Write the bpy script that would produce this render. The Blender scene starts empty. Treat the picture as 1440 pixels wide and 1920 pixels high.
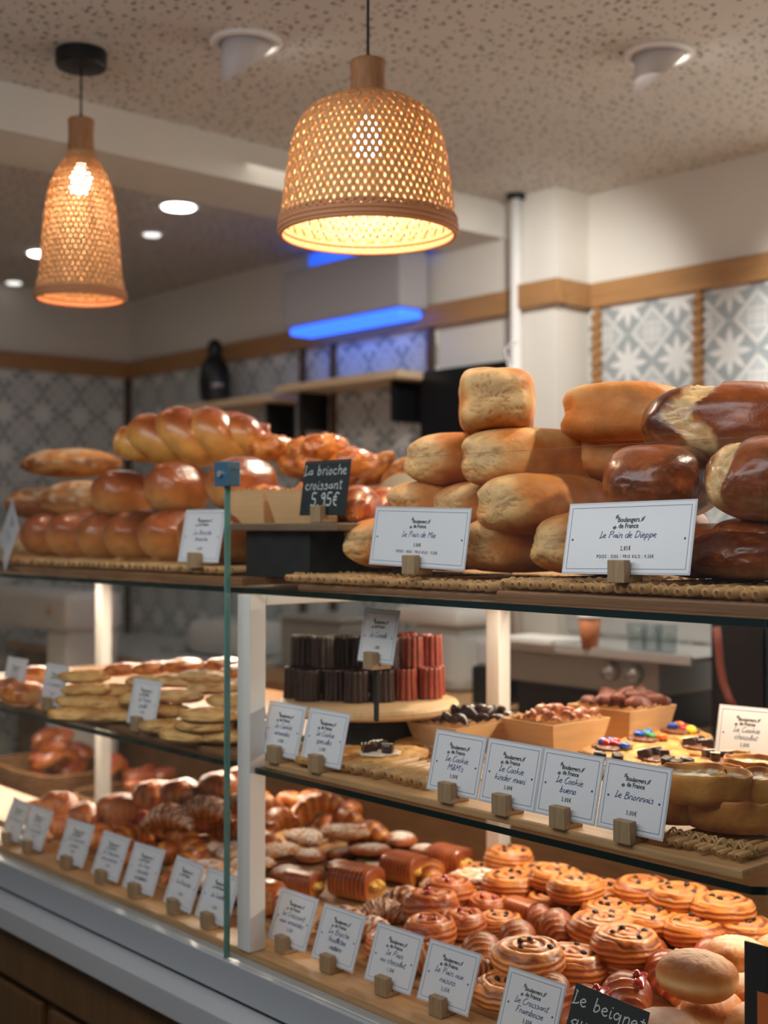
import bpy, bmesh, math, random
import numpy as np
from mathutils import Vector, Matrix, Euler

# ---------------------------------------------------------------- camera, world, lights, exposure
SC = bpy.context.scene
COL = SC.collection
PI = math.pi
EYE = 1.55
FPX = 2400.0
YAW = math.radians(41.5)
PITCH = math.atan(30 / FPX)
cF = Vector((-math.cos(YAW) * math.cos(PITCH), math.sin(YAW) * math.cos(PITCH), math.sin(PITCH)))
cR = Vector((math.sin(YAW), math.cos(YAW), 0.0))
cU = cR.cross(cF)
cam_d = bpy.data.cameras.new('camera')
cam = bpy.data.objects.new('camera', cam_d)
COL.objects.link(cam)
cam.matrix_world = Matrix(((cR.x, cU.x, -cF.x, 0), (cR.y, cU.y, -cF.y, 0), (cR.z, cU.z, -cF.z, EYE), (0, 0, 0, 1)))
cam_d.sensor_fit = 'HORIZONTAL'; cam_d.sensor_width = 24; cam_d.lens = FPX / 1440 * 24
cam_d.clip_start = 0.02
cam_d.dof.use_dof = True; cam_d.dof.focus_distance = 1.74; cam_d.dof.aperture_fstop = 3.0
SC.camera = cam
SC.view_settings.view_transform = 'Standard'; SC.view_settings.look = 'None'
SC.view_settings.gamma = 1; SC.view_settings.exposure = 0.47; SC.view_settings.use_curve_mapping = False
try:
    SC.cycles.max_bounces = 8; SC.cycles.transparent_max_bounces = 16
    SC.cycles.sample_clamp_indirect = 4.0
except Exception: pass

world = bpy.data.worlds.new('world'); SC.world = world; world.use_nodes = True
world.node_tree.nodes['Background'].inputs[0].default_value = (0.80, 0.88, 1.0, 1)
world.node_tree.nodes['Background'].inputs[1].default_value = 0.065

def lamp(name, kind, loc, power, color=(1, 1, 1), target=None, **kw):
    d = bpy.data.lights.new(name, kind); d.energy = power; d.color = color
    o = bpy.data.objects.new(name, d); COL.objects.link(o); o.location = loc
    if target is not None:
        o.rotation_euler = (Vector(target) - Vector(loc)).to_track_quat('-Z', 'Y').to_euler()
    for k, v in kw.items(): setattr(d, k, v)
    return o
WARM = (1.0, 0.84, 0.64)
NEUT = (1.0, 0.93, 0.84)
# ceiling spots aimed down on the counter display
for i, (x, y, tx, ty, p) in enumerate([(-0.35, 2.35, -1.0, 1.55, 55), (-1.2, 2.5, -1.45, 1.6, 46), (-2.3, 2.5, -2.3, 1.6, 66), (-3.3, 2.4, -2.9, 1.6, 42)]):
    lamp('display_spot', 'SPOT', (x, y, 2.7), p, WARM, (tx, ty, 1.1), spot_size=math.radians(60), spot_blend=.6, shadow_soft_size=.035)
# wall washers near the right gimbal spot and further right
lamp('wall_spot', 'SPOT', (-1.78, 2.72, 2.62), 115, (1, .97, .93), (-1.5, 3.6, 1.9), spot_size=math.radians(105), spot_blend=.9, shadow_soft_size=.04)
lamp('wall_spot', 'SPOT', (-0.4, 2.75, 2.62), 85, (1, .97, .93), (-0.5, 3.6, 1.9), spot_size=math.radians(105), spot_blend=.9, shadow_soft_size=.04)
lamp('wall_spot', 'SPOT', (-2.35, 2.75, 2.60), 30, (1, .97, .93), (-3.1, 3.47, 2.1), spot_size=math.radians(85), spot_blend=.9, shadow_soft_size=.04)  # added spot without a fitting, brightens the pillar face
# general light of the shop on the customer side (area light added near the case for the street daylight)
lamp('shop_fill', 'AREA', (-1.6, 0.3, 2.25), 12, (0.95, 0.97, 1.0), (-1.8, 1.4, 1.1), shape='RECTANGLE', size=2.4, size_y=.6)
lamp('staff_fill', 'AREA', (-3.2, 2.45, 2.68), 3, (1.0, .93, .84), (-3.2, 2.45, 0), shape='RECTANGLE', size=3.5, size_y=.3)  # soft area light added as ambient fill, has no fitting
for x0, tx0 in ((-2.3, -2.35), (-3.5, -3.8), (-1.3, -1.2)):  # added spots without fittings, brightening the back counter
    lamp('worktop_fill', 'SPOT', (x0, 2.12, 2.68), 10 if x0 < -4 else 66, NEUT, (tx0, 3.0, 1.1), spot_size=math.radians(55), spot_blend=.8, shadow_soft_size=.04)
for x0 in (-4.0, -2.9, -1.35):
    lamp('case_led', 'AREA', (x0, 1.90, 1.425), 9.0 if x0 < -2 else 3.8, WARM, (x0, 1.62, 0.9), shape='RECTANGLE', size=1.0, size_y=.015)
    lamp('case_led', 'AREA', (x0, 1.86, 1.11), 5.5 if x0 < -2 else 3.2, WARM, (x0, 1.62, 0.8), shape='RECTANGLE', size=1.0, size_y=.015)

# ---------------------------------------------------------------- pixel rays (1440 x 1920 frame) used only to read real positions
def ray(px, py): return cF + cR * ((px - 720) / FPX) + cU * ((960 - py) / FPX)
ORI = Vector((0, 0, EYE))
def PZ(px, py, z):
    d = ray(px, py); return ORI + d * ((z - EYE) / d.z)
def PY(px, py, y):
    d = ray(px, py); return ORI + d * (y / d.y)
def PX(px, py, x):
    d = ray(px, py); return ORI + d * (x / d.x)
DK0, DKY, DKS = 0.812, 1.42, 0.0      # inclined display boards on the deck
def deck(y): return DK0 + max(0.0, (y - DKY)) * DKS
def PD(px, py, off):
    d = ray(px, py)
    # z = DK0 + off + DKS*(y-DKY)
    t = (DK0 + off - DKS * DKY - EYE) / (d.z - DKS * d.y)
    return ORI + d * t

# ---------------------------------------------------------------- numpy noise
def _h(ix, iy, iz, s):
    v = np.sin(ix * 127.1 + iy * 311.7 + iz * 74.7 + s * 53.3) * 43758.5453
    return v - np.floor(v)
def vn(x, y, z, s=0):
    x = np.asarray(x, float); y = np.asarray(y, float); z = np.asarray(z, float)
    ix, iy, iz = np.floor(x), np.floor(y), np.floor(z)
    fx, fy, fz = x - ix, y - iy, z - iz
    fx = fx * fx * (3 - 2 * fx); fy = fy * fy * (3 - 2 * fy); fz = fz * fz * (3 - 2 * fz)
    r = 0
    for a in (0, 1):
        for b in (0, 1):
            for c in (0, 1):
                w = (fx if a else 1 - fx) * (fy if b else 1 - fy) * (fz if c else 1 - fz)
                r = r + w * _h(ix + a, iy + b, iz + c, s)
    return r * 2 - 1
def fbm(x, y, z, s=0, o=3):
    r = 0; a = 1; t = 0
    for i in range(o):
        r = r + a * vn(x * 2 ** i, y * 2 ** i, z * 2 ** i, s + i * 7); t += a; a *= .5
    return r / t
def mixc(a, b, t):
    t = np.clip(t, 0, 1)[..., None]; return np.asarray(a) * (1 - t) + np.asarray(b) * t
def sm(e0, e1, x):
    t = np.clip((x - e0) / (e1 - e0), 0, 1); return t * t * (3 - 2 * t)
def srgb(r, g, b):
    f = lambda c: (c / 255 / 12.92) if c <= 10 else ((c / 255 + .055) / 1.055) ** 2.4
    return (f(r), f(g), f(b))

# ---------------------------------------------------------------- materials
MATS = {}
def mat(name, color=(.8, .8, .8), rough=.5, metal=0, noise=0, nscale=20, bump=0, bscale=60, coat=0, emit=None, estr=0, spec=.5, stretch=None, dark=None, trans=0, vcol=False, sss=0):
    if name in MATS: return MATS[name]
    m = bpy.data.materials.new(name); m.use_nodes = True; MATS[name] = m
    nt = m.node_tree; N = nt.nodes; L = nt.links
    b = N['Principled BSDF']
    b.inputs['Base Color'].default_value = (*color, 1); b.inputs['Roughness'].default_value = rough
    b.inputs['Metallic'].default_value = metal; b.inputs['Specular IOR Level'].default_value = spec
    if coat: b.inputs['Coat Weight'].default_value = coat; b.inputs['Coat Roughness'].default_value = .18
    if sss:
        b.inputs['Subsurface Weight'].default_value = sss; b.inputs['Subsurface Radius'].default_value = (.012, .006, .003); b.inputs['Subsurface Scale'].default_value = .6
    if emit: b.inputs['Emission Color'].default_value = (*emit, 1); b.inputs['Emission Strength'].default_value = estr
    tc = N.new('ShaderNodeTexCoord'); src = tc.outputs['Object']
    if stretch:
        mp = N.new('ShaderNodeMapping'); mp.inputs['Scale'].default_value = stretch; L.new(src, mp.inputs['Vector']); src = mp.outputs[0]
    base = None
    if vcol:
        at = N.new('ShaderNodeAttribute'); at.attribute_name = 'Col'; base = at.outputs['Color']
        L.new(base, b.inputs['Base Color'])
    if noise:
        nz = N.new('ShaderNodeTexNoise'); nz.inputs['Scale'].default_value = nscale; nz.inputs['Detail'].default_value = 5
        L.new(src, nz.inputs['Vector'])
        cr = N.new('ShaderNodeValToRGB'); cr.color_ramp.elements[0].position = .32; cr.color_ramp.elements[1].position = .68
        dk = dark if dark else tuple(c * (1 - noise) for c in color)
        if vcol:
            cr.color_ramp.elements[0].color = (1 - noise,) * 3 + (1,); cr.color_ramp.elements[1].color = (1 + noise * .4,) * 3 + (1,)
            mx = N.new('ShaderNodeMix'); mx.data_type = 'RGBA'; mx.blend_type = 'MULTIPLY'; mx.inputs[0].default_value = 1
            L.new(base, mx.inputs[6]); L.new(cr.outputs[0], mx.inputs[7]); L.new(nz.outputs['Fac'], cr.inputs[0]); L.new(mx.outputs[2], b.inputs['Base Color'])
        else:
            cr.color_ramp.elements[0].color = (*dk, 1); cr.color_ramp.elements[1].color = (*color, 1)
            L.new(nz.outputs['Fac'], cr.inputs[0]); L.new(cr.outputs[0], b.inputs['Base Color'])
    if bump:
        n2 = N.new('ShaderNodeTexNoise'); n2.inputs['Scale'].default_value = bscale; n2.inputs['Detail'].default_value = 4
        L.new(src, n2.inputs['Vector'])
        bp = N.new('ShaderNodeBump'); bp.inputs['Strength'].default_value = bump; bp.inputs['Distance'].default_value = .003
        L.new(n2.outputs['Fac'], bp.inputs['Height']); L.new(bp.outputs[0], b.inputs['Normal'])
    if trans:
        tr = N.new('ShaderNodeBsdfTranslucent'); tr.inputs[0].default_value = (*color, 1)
        ms = N.new('ShaderNodeMixShader'); ms.inputs[0].default_value = trans
        L.new(b.outputs[0], ms.inputs[1]); L.new(tr.outputs[0], ms.inputs[2]); L.new(ms.outputs[0], N['Material Output'].inputs[0])
    return m
crust = mat('bread_crust_matte', rough=.62, vcol=True, noise=.22, nscale=28, bump=.35, bscale=160, spec=.35)
gloss = mat('egg_washed_crust', rough=.33, vcol=True, noise=.25, nscale=30, bump=.3, bscale=110, coat=.35)
flaky = mat('laminated_pastry', rough=.4, vcol=True, noise=.2, nscale=45, bump=.35, bscale=200, coat=.25)
sugar = mat('sugared_pastry', rough=.8, vcol=True, noise=.12, nscale=120, bump=.6, bscale=300, spec=.2)
cara = mat('caramelised_cake', rough=.28, vcol=True, noise=.3, nscale=60, bump=.5, bscale=260, coat=.4)
choc = mat('dark_chocolate', srgb(62, 36, 28), rough=.35, noise=.3, nscale=80, bump=.3, bscale=150, coat=.2)
jam = mat('raspberry_jam', srgb(150, 10, 18), rough=.12, coat=.6)
raisin = mat('raisin_skin', srgb(30, 18, 20), rough=.3, bump=.5, bscale=300)
crumbm = mat('yellow_crumb', srgb(236, 200, 110), rough=.8, noise=.2, nscale=90, bump=.8, bscale=220)
wood = mat('light_wood', srgb(205, 160, 110), rough=.5, noise=.28, nscale=9, stretch=(1, 14, 14), bump=.1, bscale=40)
hold = mat('holder_wood', srgb(178, 148, 112), rough=.55, noise=.3, nscale=14, stretch=(14, 14, 1.5))
woodp = mat('pale_wood', srgb(214, 178, 132), rough=.55, noise=.2, nscale=12, stretch=(14, 14, 1.5), bump=.1, bscale=40)
woodd = mat('brown_wood', srgb(140, 98, 62), rough=.5, noise=.35, nscale=8, stretch=(1, 16, 16), bump=.15, bscale=40)
oak = mat('oak_panel', srgb(112, 80, 46), rough=.5, noise=.25, nscale=5, stretch=(12, 12, 1), bump=.05, bscale=40)
trimw = mat('oak_trim', srgb(172, 128, 82), rough=.45, noise=.22, nscale=6, stretch=(1, 14, 14))
cane = mat('cane_rod', srgb(205, 158, 100), rough=.5, noise=.35, nscale=40, bump=.3, bscale=90)
canew = mat('cane_wicker', srgb(205, 166, 112), rough=.6, noise=.4, nscale=60, bump=.3, bscale=160)
rattan = mat('rattan_shade', srgb(228, 184, 128), rough=.55, noise=.25, nscale=50, trans=.24)
neckw = mat('lamp_neck_wood', srgb(172, 120, 78), rough=.6, noise=.3, nscale=20, stretch=(6, 6, 1))
black = mat('black_metal', srgb(14, 16, 18), rough=.4)
blackm = mat('black_matte', srgb(20, 23, 25), rough=.75)
slate = mat('chalkboard', srgb(26, 36, 38), rough=.7, noise=.2, nscale=12)
chalk = mat('chalk', srgb(205, 215, 212), rough=.9)
white = mat('white_paint', srgb(232, 230, 226), rough=.45)
whitef = mat('white_frame', srgb(236, 233, 230), rough=.3)
greym = mat('grey_plastic', srgb(178, 178, 182), rough=.4)
steel = mat('brushed_steel', srgb(200, 200, 198), rough=.35, metal=.55, noise=.15, nscale=30, stretch=(1, 30, 30))
steels = mat('satin_steel', srgb(165, 165, 162), rough=.4, metal=.4)
paper = mat('laminated_card', srgb(232, 233, 238), rough=.25, spec=.5)
inkb = mat('blue_ink', srgb(38, 66, 128), rough=.5)
inkk = mat('black_ink', srgb(38, 42, 52), rough=.5)
kraft = mat('kraft_paper', srgb(206, 160, 112), rough=.7, noise=.1, nscale=30)
wall_m = mat('wall_paint', srgb(222, 218, 208), rough=.8, noise=.04, nscale=3)
marble_m = None

class G:
    """small node-maths helper"""
    def __init__(s, nt): s.nt = nt
    def _in(s, sock, v):
        if hasattr(v, 'is_output') or isinstance(v, bpy.types.NodeSocket): s.nt.links.new(v, sock)
        else: sock.default_value = v
    def m(s, op, a, b=0.0, c=0.0):
        n = s.nt.nodes.new('ShaderNodeMath'); n.operation = op
        s._in(n.inputs[0], a); s._in(n.inputs[1], b); s._in(n.inputs[2], c); return n.outputs[0]
    def mix(s, f, a, b):
        n = s.nt.nodes.new('ShaderNodeMix'); n.data_type = 'RGBA'
        s._in(n.inputs[0], f)
        for k, v in ((6, a), (7, b)):
            if isinstance(v, tuple): n.inputs[k].default_value = (*v, 1)
            else: s.nt.links.new(v, n.inputs[k])
        return n.outputs[2]
def tile_material(name, ax):
    m = bpy.data.materials.new(name); m.use_nodes = True; nt = m.node_tree; g = G(nt); b = nt.nodes['Principled BSDF']
    geo = nt.nodes.new('ShaderNodeNewGeometry'); sp = nt.nodes.new('ShaderNodeSeparateXYZ'); nt.links.new(geo.outputs['Position'], sp.inputs[0])
    u = g.m('SUBTRACT', g.m('FRACT', g.m('DIVIDE', g.m('ADD', sp.outputs[ax], 40.0 + .185), .205)), .5)
    v = g.m('SUBTRACT', g.m('FRACT', g.m('DIVIDE', g.m('ADD', sp.outputs[2], 40.0 + .005), .205)), .5)
    rad = g.m('SQRT', g.m('ADD', g.m('MULTIPLY', u, u), g.m('MULTIPLY', v, v)))
    an = g.m('ARCTAN2', v, u)
    fr = g.m('ABSOLUTE', g.m('SUBTRACT', g.m('FRACT', g.m('ADD', g.m('DIVIDE', an, PI / 4), 8.5)), .5))
    tang = g.m('MULTIPLY', fr, g.m('MULTIPLY', rad, PI / 4))
    prof = g.m('MULTIPLY', .062, g.m('SINE', g.m('MULTIPLY', PI / .40, g.m('MINIMUM', rad, .40))))
    petal = g.m('LESS_THAN', tang, prof)
    au, av = g.m('ABSOLUTE', u), g.m('ABSOLUTE', v)
    dia = g.m('LESS_THAN', g.m('ABSOLUTE', g.m('SUBTRACT', g.m('ADD', au, av), .60)), .045)
    corner = g.m('LESS_THAN', g.m('MAXIMUM', g.m('SUBTRACT', .5, au), g.m('SUBTRACT', .5, av)), .17)
    cl = g.m('LESS_THAN', g.m('MINIMUM', g.m('ABSOLUTE', g.m('SUBTRACT', g.m('SUBTRACT', .5, au), .085)), g.m('ABSOLUTE', g.m('SUBTRACT', g.m('SUBTRACT', .5, av), .085))), .012)
    ring = g.m('GREATER_THAN', g.m('ADD', au, av), .60)
    c = g.mix(ring, srgb(150, 158, 160), srgb(178, 184, 185))
    c = g.mix(petal, c, srgb(222, 222, 218))
    c = g.mix(dia, c, srgb(214, 214, 208))
    c = g.mix(corner, c, srgb(214, 214, 210))
    c = g.mix(g.m('MULTIPLY', corner, cl), c, srgb(170, 178, 182))
    joint = g.m('GREATER_THAN', g.m('MAXIMUM', au, av), .492)
    c = g.mix(joint, c, srgb(190, 190, 186))
    nz = nt.nodes.new('ShaderNodeTexNoise'); nz.inputs['Scale'].default_value = 14; nt.links.new(geo.outputs['Position'], nz.inputs[0])
    c2 = g.mix(g.m('MULTIPLY', nz.outputs['Fac'], .35), c, srgb(150, 158, 162))
    nt.links.new(c2, b.inputs['Base Color']); b.inputs['Roughness'].default_value = .45
    return m
tileX = tile_material('patterned_cement_tile', 0); tileY = tile_material('patterned_cement_tile_side', 1)
def perforated():
    m = bpy.data.materials.new('perforated_ceiling_board'); m.use_nodes = True; nt = m.node_tree; g = G(nt); b = nt.nodes['Principled BSDF']
    geo = nt.nodes.new('ShaderNodeNewGeometry')
    out = None
    for sc, thr, off, keep in ((24, .155, 0, .42), (42, .15, 5.3, .5)):
        mp = nt.nodes.new('ShaderNodeMapping'); mp.inputs['Location'].default_value = (off, off * .7, 0); nt.links.new(geo.outputs['Position'], mp.inputs[0])
        vo = nt.nodes.new('ShaderNodeTexVoronoi'); vo.inputs['Scale'].default_value = sc; vo.inputs['Randomness'].default_value = .85; vo.voronoi_dimensions = '2D'
        nt.links.new(mp.outputs[0], vo.inputs['Vector'])
        sc_ = nt.nodes.new('ShaderNodeSeparateColor'); nt.links.new(vo.outputs['Color'], sc_.inputs[0])
        k = g.m('MULTIPLY', g.m('LESS_THAN', vo.outputs['Distance'], thr), g.m('GREATER_THAN', sc_.outputs[0], keep))
        out = k if out is None else g.m('MAXIMUM', out, k)
    # plain margin strip next to the beam
    c = g.mix(g.m('MULTIPLY', out, .85), srgb(205, 200, 192), srgb(70, 58, 48))
    nt.links.new(c, b.inputs['Base Color']); b.inputs['Roughness'].default_value = .9
    return m
perf = perforated()
def marble():
    m = bpy.data.materials.new('white_marble'); m.use_nodes = True; nt = m.node_tree; g = G(nt); b = nt.nodes['Principled BSDF']
    geo = nt.nodes.new('ShaderNodeNewGeometry')
    nz = nt.nodes.new('ShaderNodeTexNoise'); nz.inputs['Scale'].default_value = 2.6; nz.inputs['Detail'].default_value = 8; nz.inputs['Distortion'].default_value = 1.2
    nt.links.new(geo.outputs['Position'], nz.inputs[0])
    v = g.m('ABSOLUTE', g.m('SUBTRACT', nz.outputs['Fac'], .5))
    vein = g.m('LESS_THAN', v, .006)
    n2 = nt.nodes.new('ShaderNodeTexNoise'); n2.inputs['Scale'].default_value = 5.0; nt.links.new(geo.outputs['Position'], n2.inputs[0])
    vein = g.m('MULTIPLY', vein, g.m('GREATER_THAN', n2.outputs['Fac'], .56))
    c = g.mix(g.m('MULTIPLY', n2.outputs['Fac'], .25), srgb(190, 192, 194), srgb(160, 163, 167))
    c = g.mix(vein, c, srgb(84, 88, 96))
    nt.links.new(c, b.inputs['Base Color']); b.inputs['Roughness'].default_value = .25
    return m
marble_m = marble()
def glass_mat(name, tint, rmix=1.0, dens=1.0):
    m = bpy.data.materials.new(name); m.use_nodes = True; nt = m.node_tree; N = nt.nodes; N.remove(N['Principled BSDF'])
    t = N.new('ShaderNodeBsdfTransparent'); t.inputs[0].default_value = (*tint, 1)
    gl = N.new('ShaderNodeBsdfGlossy'); gl.inputs['Roughness'].default_value = .01
    fr = N.new('ShaderNodeFresnel'); ge = N.new('ShaderNodeNewGeometry'); ma = N.new('ShaderNodeMath'); ma.operation = 'MULTIPLY_ADD'
    ma.inputs[1].default_value = 1 / 1.45 - 1.45; ma.inputs[2].default_value = 1.45      # same reflectance on both faces of the sheet
    nt.links.new(ge.outputs['Backfacing'], ma.inputs[0]); nt.links.new(ma.outputs[0], fr.inputs[0])
    mx = N.new('ShaderNodeMixShader'); nt.links.new(fr.outputs[0], mx.inputs[0]); nt.links.new(t.outputs[0], mx.inputs[1]); nt.links.new(gl.outputs[0], mx.inputs[2])
    nt.links.new(mx.outputs[0], N['Material Output'].inputs[0]); return m
glass = glass_mat('clear_glass', (.985, .995, .99))
jarg = glass_mat('jar_glass', (.85, .88, .88))
gedge = mat('green_glass_edge', srgb(12, 34, 32), rough=.12, spec=.6)
gedgel = mat('glass_edge_light', srgb(110, 150, 142), rough=.2)
gedget = mat('glass_edge_bright', srgb(190, 196, 190), rough=.3)

# ---------------------------------------------------------------- object helpers
def tag(o, label=None, cat=None, group=None, kind=None):
    if label: o['label'] = label
    if cat: o['category'] = cat
    if group: o['group'] = group
    if kind: o['kind'] = kind
    return o
def empty(name, loc=(0, 0, 0), rz=0, label=None, cat=None, group=None, rot=None):
    o = bpy.data.objects.new(name, None); COL.objects.link(o); o.location = loc
    o.rotation_euler = rot if rot else (0, 0, rz); o.empty_display_size = .02
    return tag(o, label, cat, group)
def link(name, me, parent=None, m=None, loc=None, rot=None):
    o = bpy.data.objects.new(name, me); COL.objects.link(o)
    if m is not None and not me.materials: me.materials.append(m)
    if parent: o.parent = parent
    if loc is not None: o.location = loc
    if rot is not None: o.rotation_euler = rot
    return o
def copy_tree(o, parent=None):
    c = o.copy(); COL.objects.link(c); c.parent = parent
    for ch in KIDS.get(o.name, []):
        copy_tree(ch, c)
    return c
KIDS = {}
def index_kids():
    KIDS.clear()
    for o in bpy.data.objects:
        if o.parent: KIDS.setdefault(o.parent.name, []).append(o)
class MB:
    def __init__(s): s.bm = bmesh.new()
    def box(s, c, d, rz=0, bev=0, M=None, mi=0):
        r = bmesh.ops.create_cube(s.bm, size=1)
        vs = r['verts']
        for v in vs: v.co = Vector((v.co.x * d[0], v.co.y * d[1], v.co.z * d[2]))
        if bev:
            es = list({e for v in vs for e in v.link_edges})
            q = bmesh.ops.bevel(s.bm, geom=es, offset=bev, segments=2, affect='EDGES', profile=.6)
            vs = list({v for f in q['faces'] for v in f.verts} | {v for v in vs if v.is_valid})
        T = Matrix.Translation(Vector(c)) @ Matrix.Rotation(rz, 4, 'Z')
        if M is not None: T = M @ T
        bmesh.ops.transform(s.bm, matrix=T, verts=vs)
        if mi:
            for f in {f for v in vs for f in v.link_faces}: f.material_index = mi
        return s
    def box2(s, a, b, bev=0, mi=0):
        a = Vector(a); b = Vector(b)
        return s.box((a + b) / 2, (abs(b.x - a.x), abs(b.y - a.y), abs(b.z - a.z)), bev=bev, mi=mi)
    def cyl(s, a, b, r0, r1=None, n=16, caps=True, mi=0):
        a = Vector(a); b = Vector(b); r1 = r0 if r1 is None else r1
        d = b - a; q = d.to_track_quat('Z', 'Y').to_matrix()
        ra = [s.bm.verts.new(a + q @ Vector((r0 * math.cos(t), r0 * math.sin(t), 0))) for t in [2 * PI * i / n for i in range(n)]]
        rb = [s.bm.verts.new(b + q @ Vector((r1 * math.cos(t), r1 * math.sin(t), 0))) for t in [2 * PI * i / n for i in range(n)]]
        fs = [s.bm.faces.new((ra[i], ra[(i + 1) % n], rb[(i + 1) % n], rb[i])) for i in range(n)]
        if caps: fs += [s.bm.faces.new(ra[::-1]), s.bm.faces.new(rb)]
        for f in fs: f.material_index = mi
        return s
    def lathe(s, prof, n=32, c=(0, 0, 0), cap=True, mi=0):
        rings = [[s.bm.verts.new((c[0] + r * math.cos(2 * PI * i / n), c[1] + r * math.sin(2 * PI * i / n), c[2] + z)) for i in range(n)] for r, z in prof]
        for a, b in zip(rings, rings[1:]):
            for i in range(n):
                f = s.bm.faces.new((a[i], a[(i + 1) % n], b[(i + 1) % n], b[i])); f.material_index = mi
        if cap:
            s.bm.faces.new(rings[0][::-1]).material_index = mi; s.bm.faces.new(rings[-1]).material_index = mi
        return s
    def tube(s, pts, r, n=6, closed=False, mi=0, flat=1.0):
        pts = [Vector(p) for p in pts]; rings = []
        for i, p in enumerate(pts):
            a = pts[i - 1] if i else (pts[-1] if closed else p); b = pts[(i + 1) % len(pts)] if (i < len(pts) - 1 or closed) else p
            d = (b - a); d = d.normalized() if d.length > 1e-9 else Vector((0, 0, 1))
            up = Vector((0, 0, 1)) if abs(d.z) < .9 else Vector((1, 0, 0))
            e1 = d.cross(up).normalized(); e2 = e1.cross(d)
            rr = r[i] if isinstance(r, (list, tuple)) else r
            rings.append([s.bm.verts.new(p + e1 * rr * math.cos(2 * PI * k / n) + e2 * rr * flat * math.sin(2 * PI * k / n)) for k in range(n)])
        m = len(rings)
        for i in range(m if closed else m - 1):
            a, b = rings[i], rings[(i + 1) % m]
            for k in range(n):
                s.bm.faces.new((a[k], a[(k + 1) % n], b[(k + 1) % n], b[k])).material_index = mi
        if not closed:
            s.bm.faces.new(rings[0][::-1]).material_index = mi; s.bm.faces.new(rings[-1]).material_index = mi
        return s
    def mesh(s, name, mats, smooth=False):
        bmesh.ops.recalc_face_normals(s.bm, faces=s.bm.faces[:])
        me = bpy.data.meshes.new(name); s.bm.to_mesh(me); s.bm.free()
        for m in (mats if isinstance(mats, (list, tuple)) else [mats]): me.materials.append(m)
        if smooth: me.polygons.foreach_set('use_smooth', [True] * len(me.polygons))
        return me
    def obj(s, name, mats, parent=None, smooth=False, loc=None, rot=None):
        return link(name, s.mesh(name, mats, smooth), parent, loc=loc, rot=rot)
def smooth_angle(me, deg=40):
    me.polygons.foreach_set('use_smooth', [True] * len(me.polygons))
    try: me.set_sharp_from_angle(angle=math.radians(deg))
    except Exception: pass
def struct(o): o['kind'] = 'structure'; return o

def gridmesh(name, P, C, m, wrap=True, caps=True):
    """P: (nv, nu, 3) rings (u wraps), C: (nv, nu, 3) colours"""
    nv, nu, _ = P.shape
    verts = P.reshape(-1, 3); cols = np.clip(C.reshape(-1, 3), 0, 1)
    cols = cols ** ((1.22 if m is flaky else 1.12) * np.array([.98, 1.02, 1.04]))
    i = np.arange(nv - 1)[:, None]; j = np.arange(nu if wrap else nu - 1)[None, :]
    a = i * nu + j; b = i * nu + (j + 1) % nu; c = (i + 1) * nu + (j + 1) % nu; d = (i + 1) * nu + j
    q = np.stack([a, b, c, d], -1).reshape(-1, 4).tolist()
    if caps and wrap:
        q.append(list(range(nu))[::-1]); q.append([(nv - 1) * nu + k for k in range(nu)])
    me = bpy.data.meshes.new(name); me.from_pydata(verts.tolist(), [], q)
    at = me.color_attributes.new('Col', 'FLOAT_COLOR', 'POINT')
    at.data.foreach_set('color', np.concatenate([cols, np.ones((len(cols), 1))], 1).ravel().astype(np.float32))
    me.polygons.foreach_set('use_smooth', [True] * len(me.polygons))
    me.materials.append(m)
    bm = bmesh.new(); bm.from_mesh(me); bmesh.ops.recalc_face_normals(bm, faces=bm.faces[:]); bm.to_mesh(me); bm.free()
    return me
def joinmeshes(name, mes):
    """concatenate meshes with their Col attribute into one"""
    V = []; Fc = []; Cc = []; MI = []; mats = []; off = 0
    for me in mes:
        n = len(me.vertices); v = np.empty(n * 3); me.vertices.foreach_get('co', v); V.append(v.reshape(-1, 3))
        c = np.ones(n * 4, np.float32)
        if 'Col' in me.color_attributes: me.color_attributes['Col'].data.foreach_get('color', c)
        Cc.append(c.reshape(-1, 4))
        mm = me.materials[0] if me.materials else None
        if mm not in mats: mats.append(mm)
        for p in me.polygons: Fc.append([i + off for i in p.vertices]); MI.append(mats.index(mm))
        off += n
    me = bpy.data.meshes.new(name); me.from_pydata(np.concatenate(V).tolist(), [], Fc)
    at = me.color_attributes.new('Col', 'FLOAT_COLOR', 'POINT'); at.data.foreach_set('color', np.concatenate(Cc).ravel())
    for m in mats: me.materials.append(m)
    me.polygons.foreach_set('material_index', MI); me.polygons.foreach_set('use_smooth', [True] * len(me.polygons))
    return me
# ================================================================ ROOM
WY, WYR, WX, CZ = 3.47, 3.60, -5.95, 2.75
BX = -3.24; BZ = 2.62; BXL = -3.55
TZ = EYE + .87                 # trim top
def sbox(name, a, b, m, bev=0): return struct(MB().box2(a, b, bev).obj(name, m))
sbox('floor', (WX - .1, -3, -.1), (3.2, WYR + .2, 0), mat('floor_tile', srgb(120, 112, 104), rough=.4, noise=.2, nscale=6))
sbox('ceiling', (WX - .1, -3, CZ), (3.2, WYR + .2, CZ + .1), perf)
sbox('trim_1', (BXL, -3, BZ), (BX, WY, CZ), wall_m)         # dropped beam running back to the wall
PXL, PXR = -3.265, -2.955                                    # pillar
sbox('wall_back', (WX - .1, WY, 0), (PXR, WY + .35, CZ), wall_m)
sbox('wall_back_right', (PXR, WYR, 0), (3.2, WYR + .22, CZ), wall_m)
sbox('wall_left', (WX - .15, -3, 0), (WX, WY, CZ), wall_m)
sbox('wall_right', (3.1, -3, 0), (3.2, WYR, CZ), wall_m)
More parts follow.
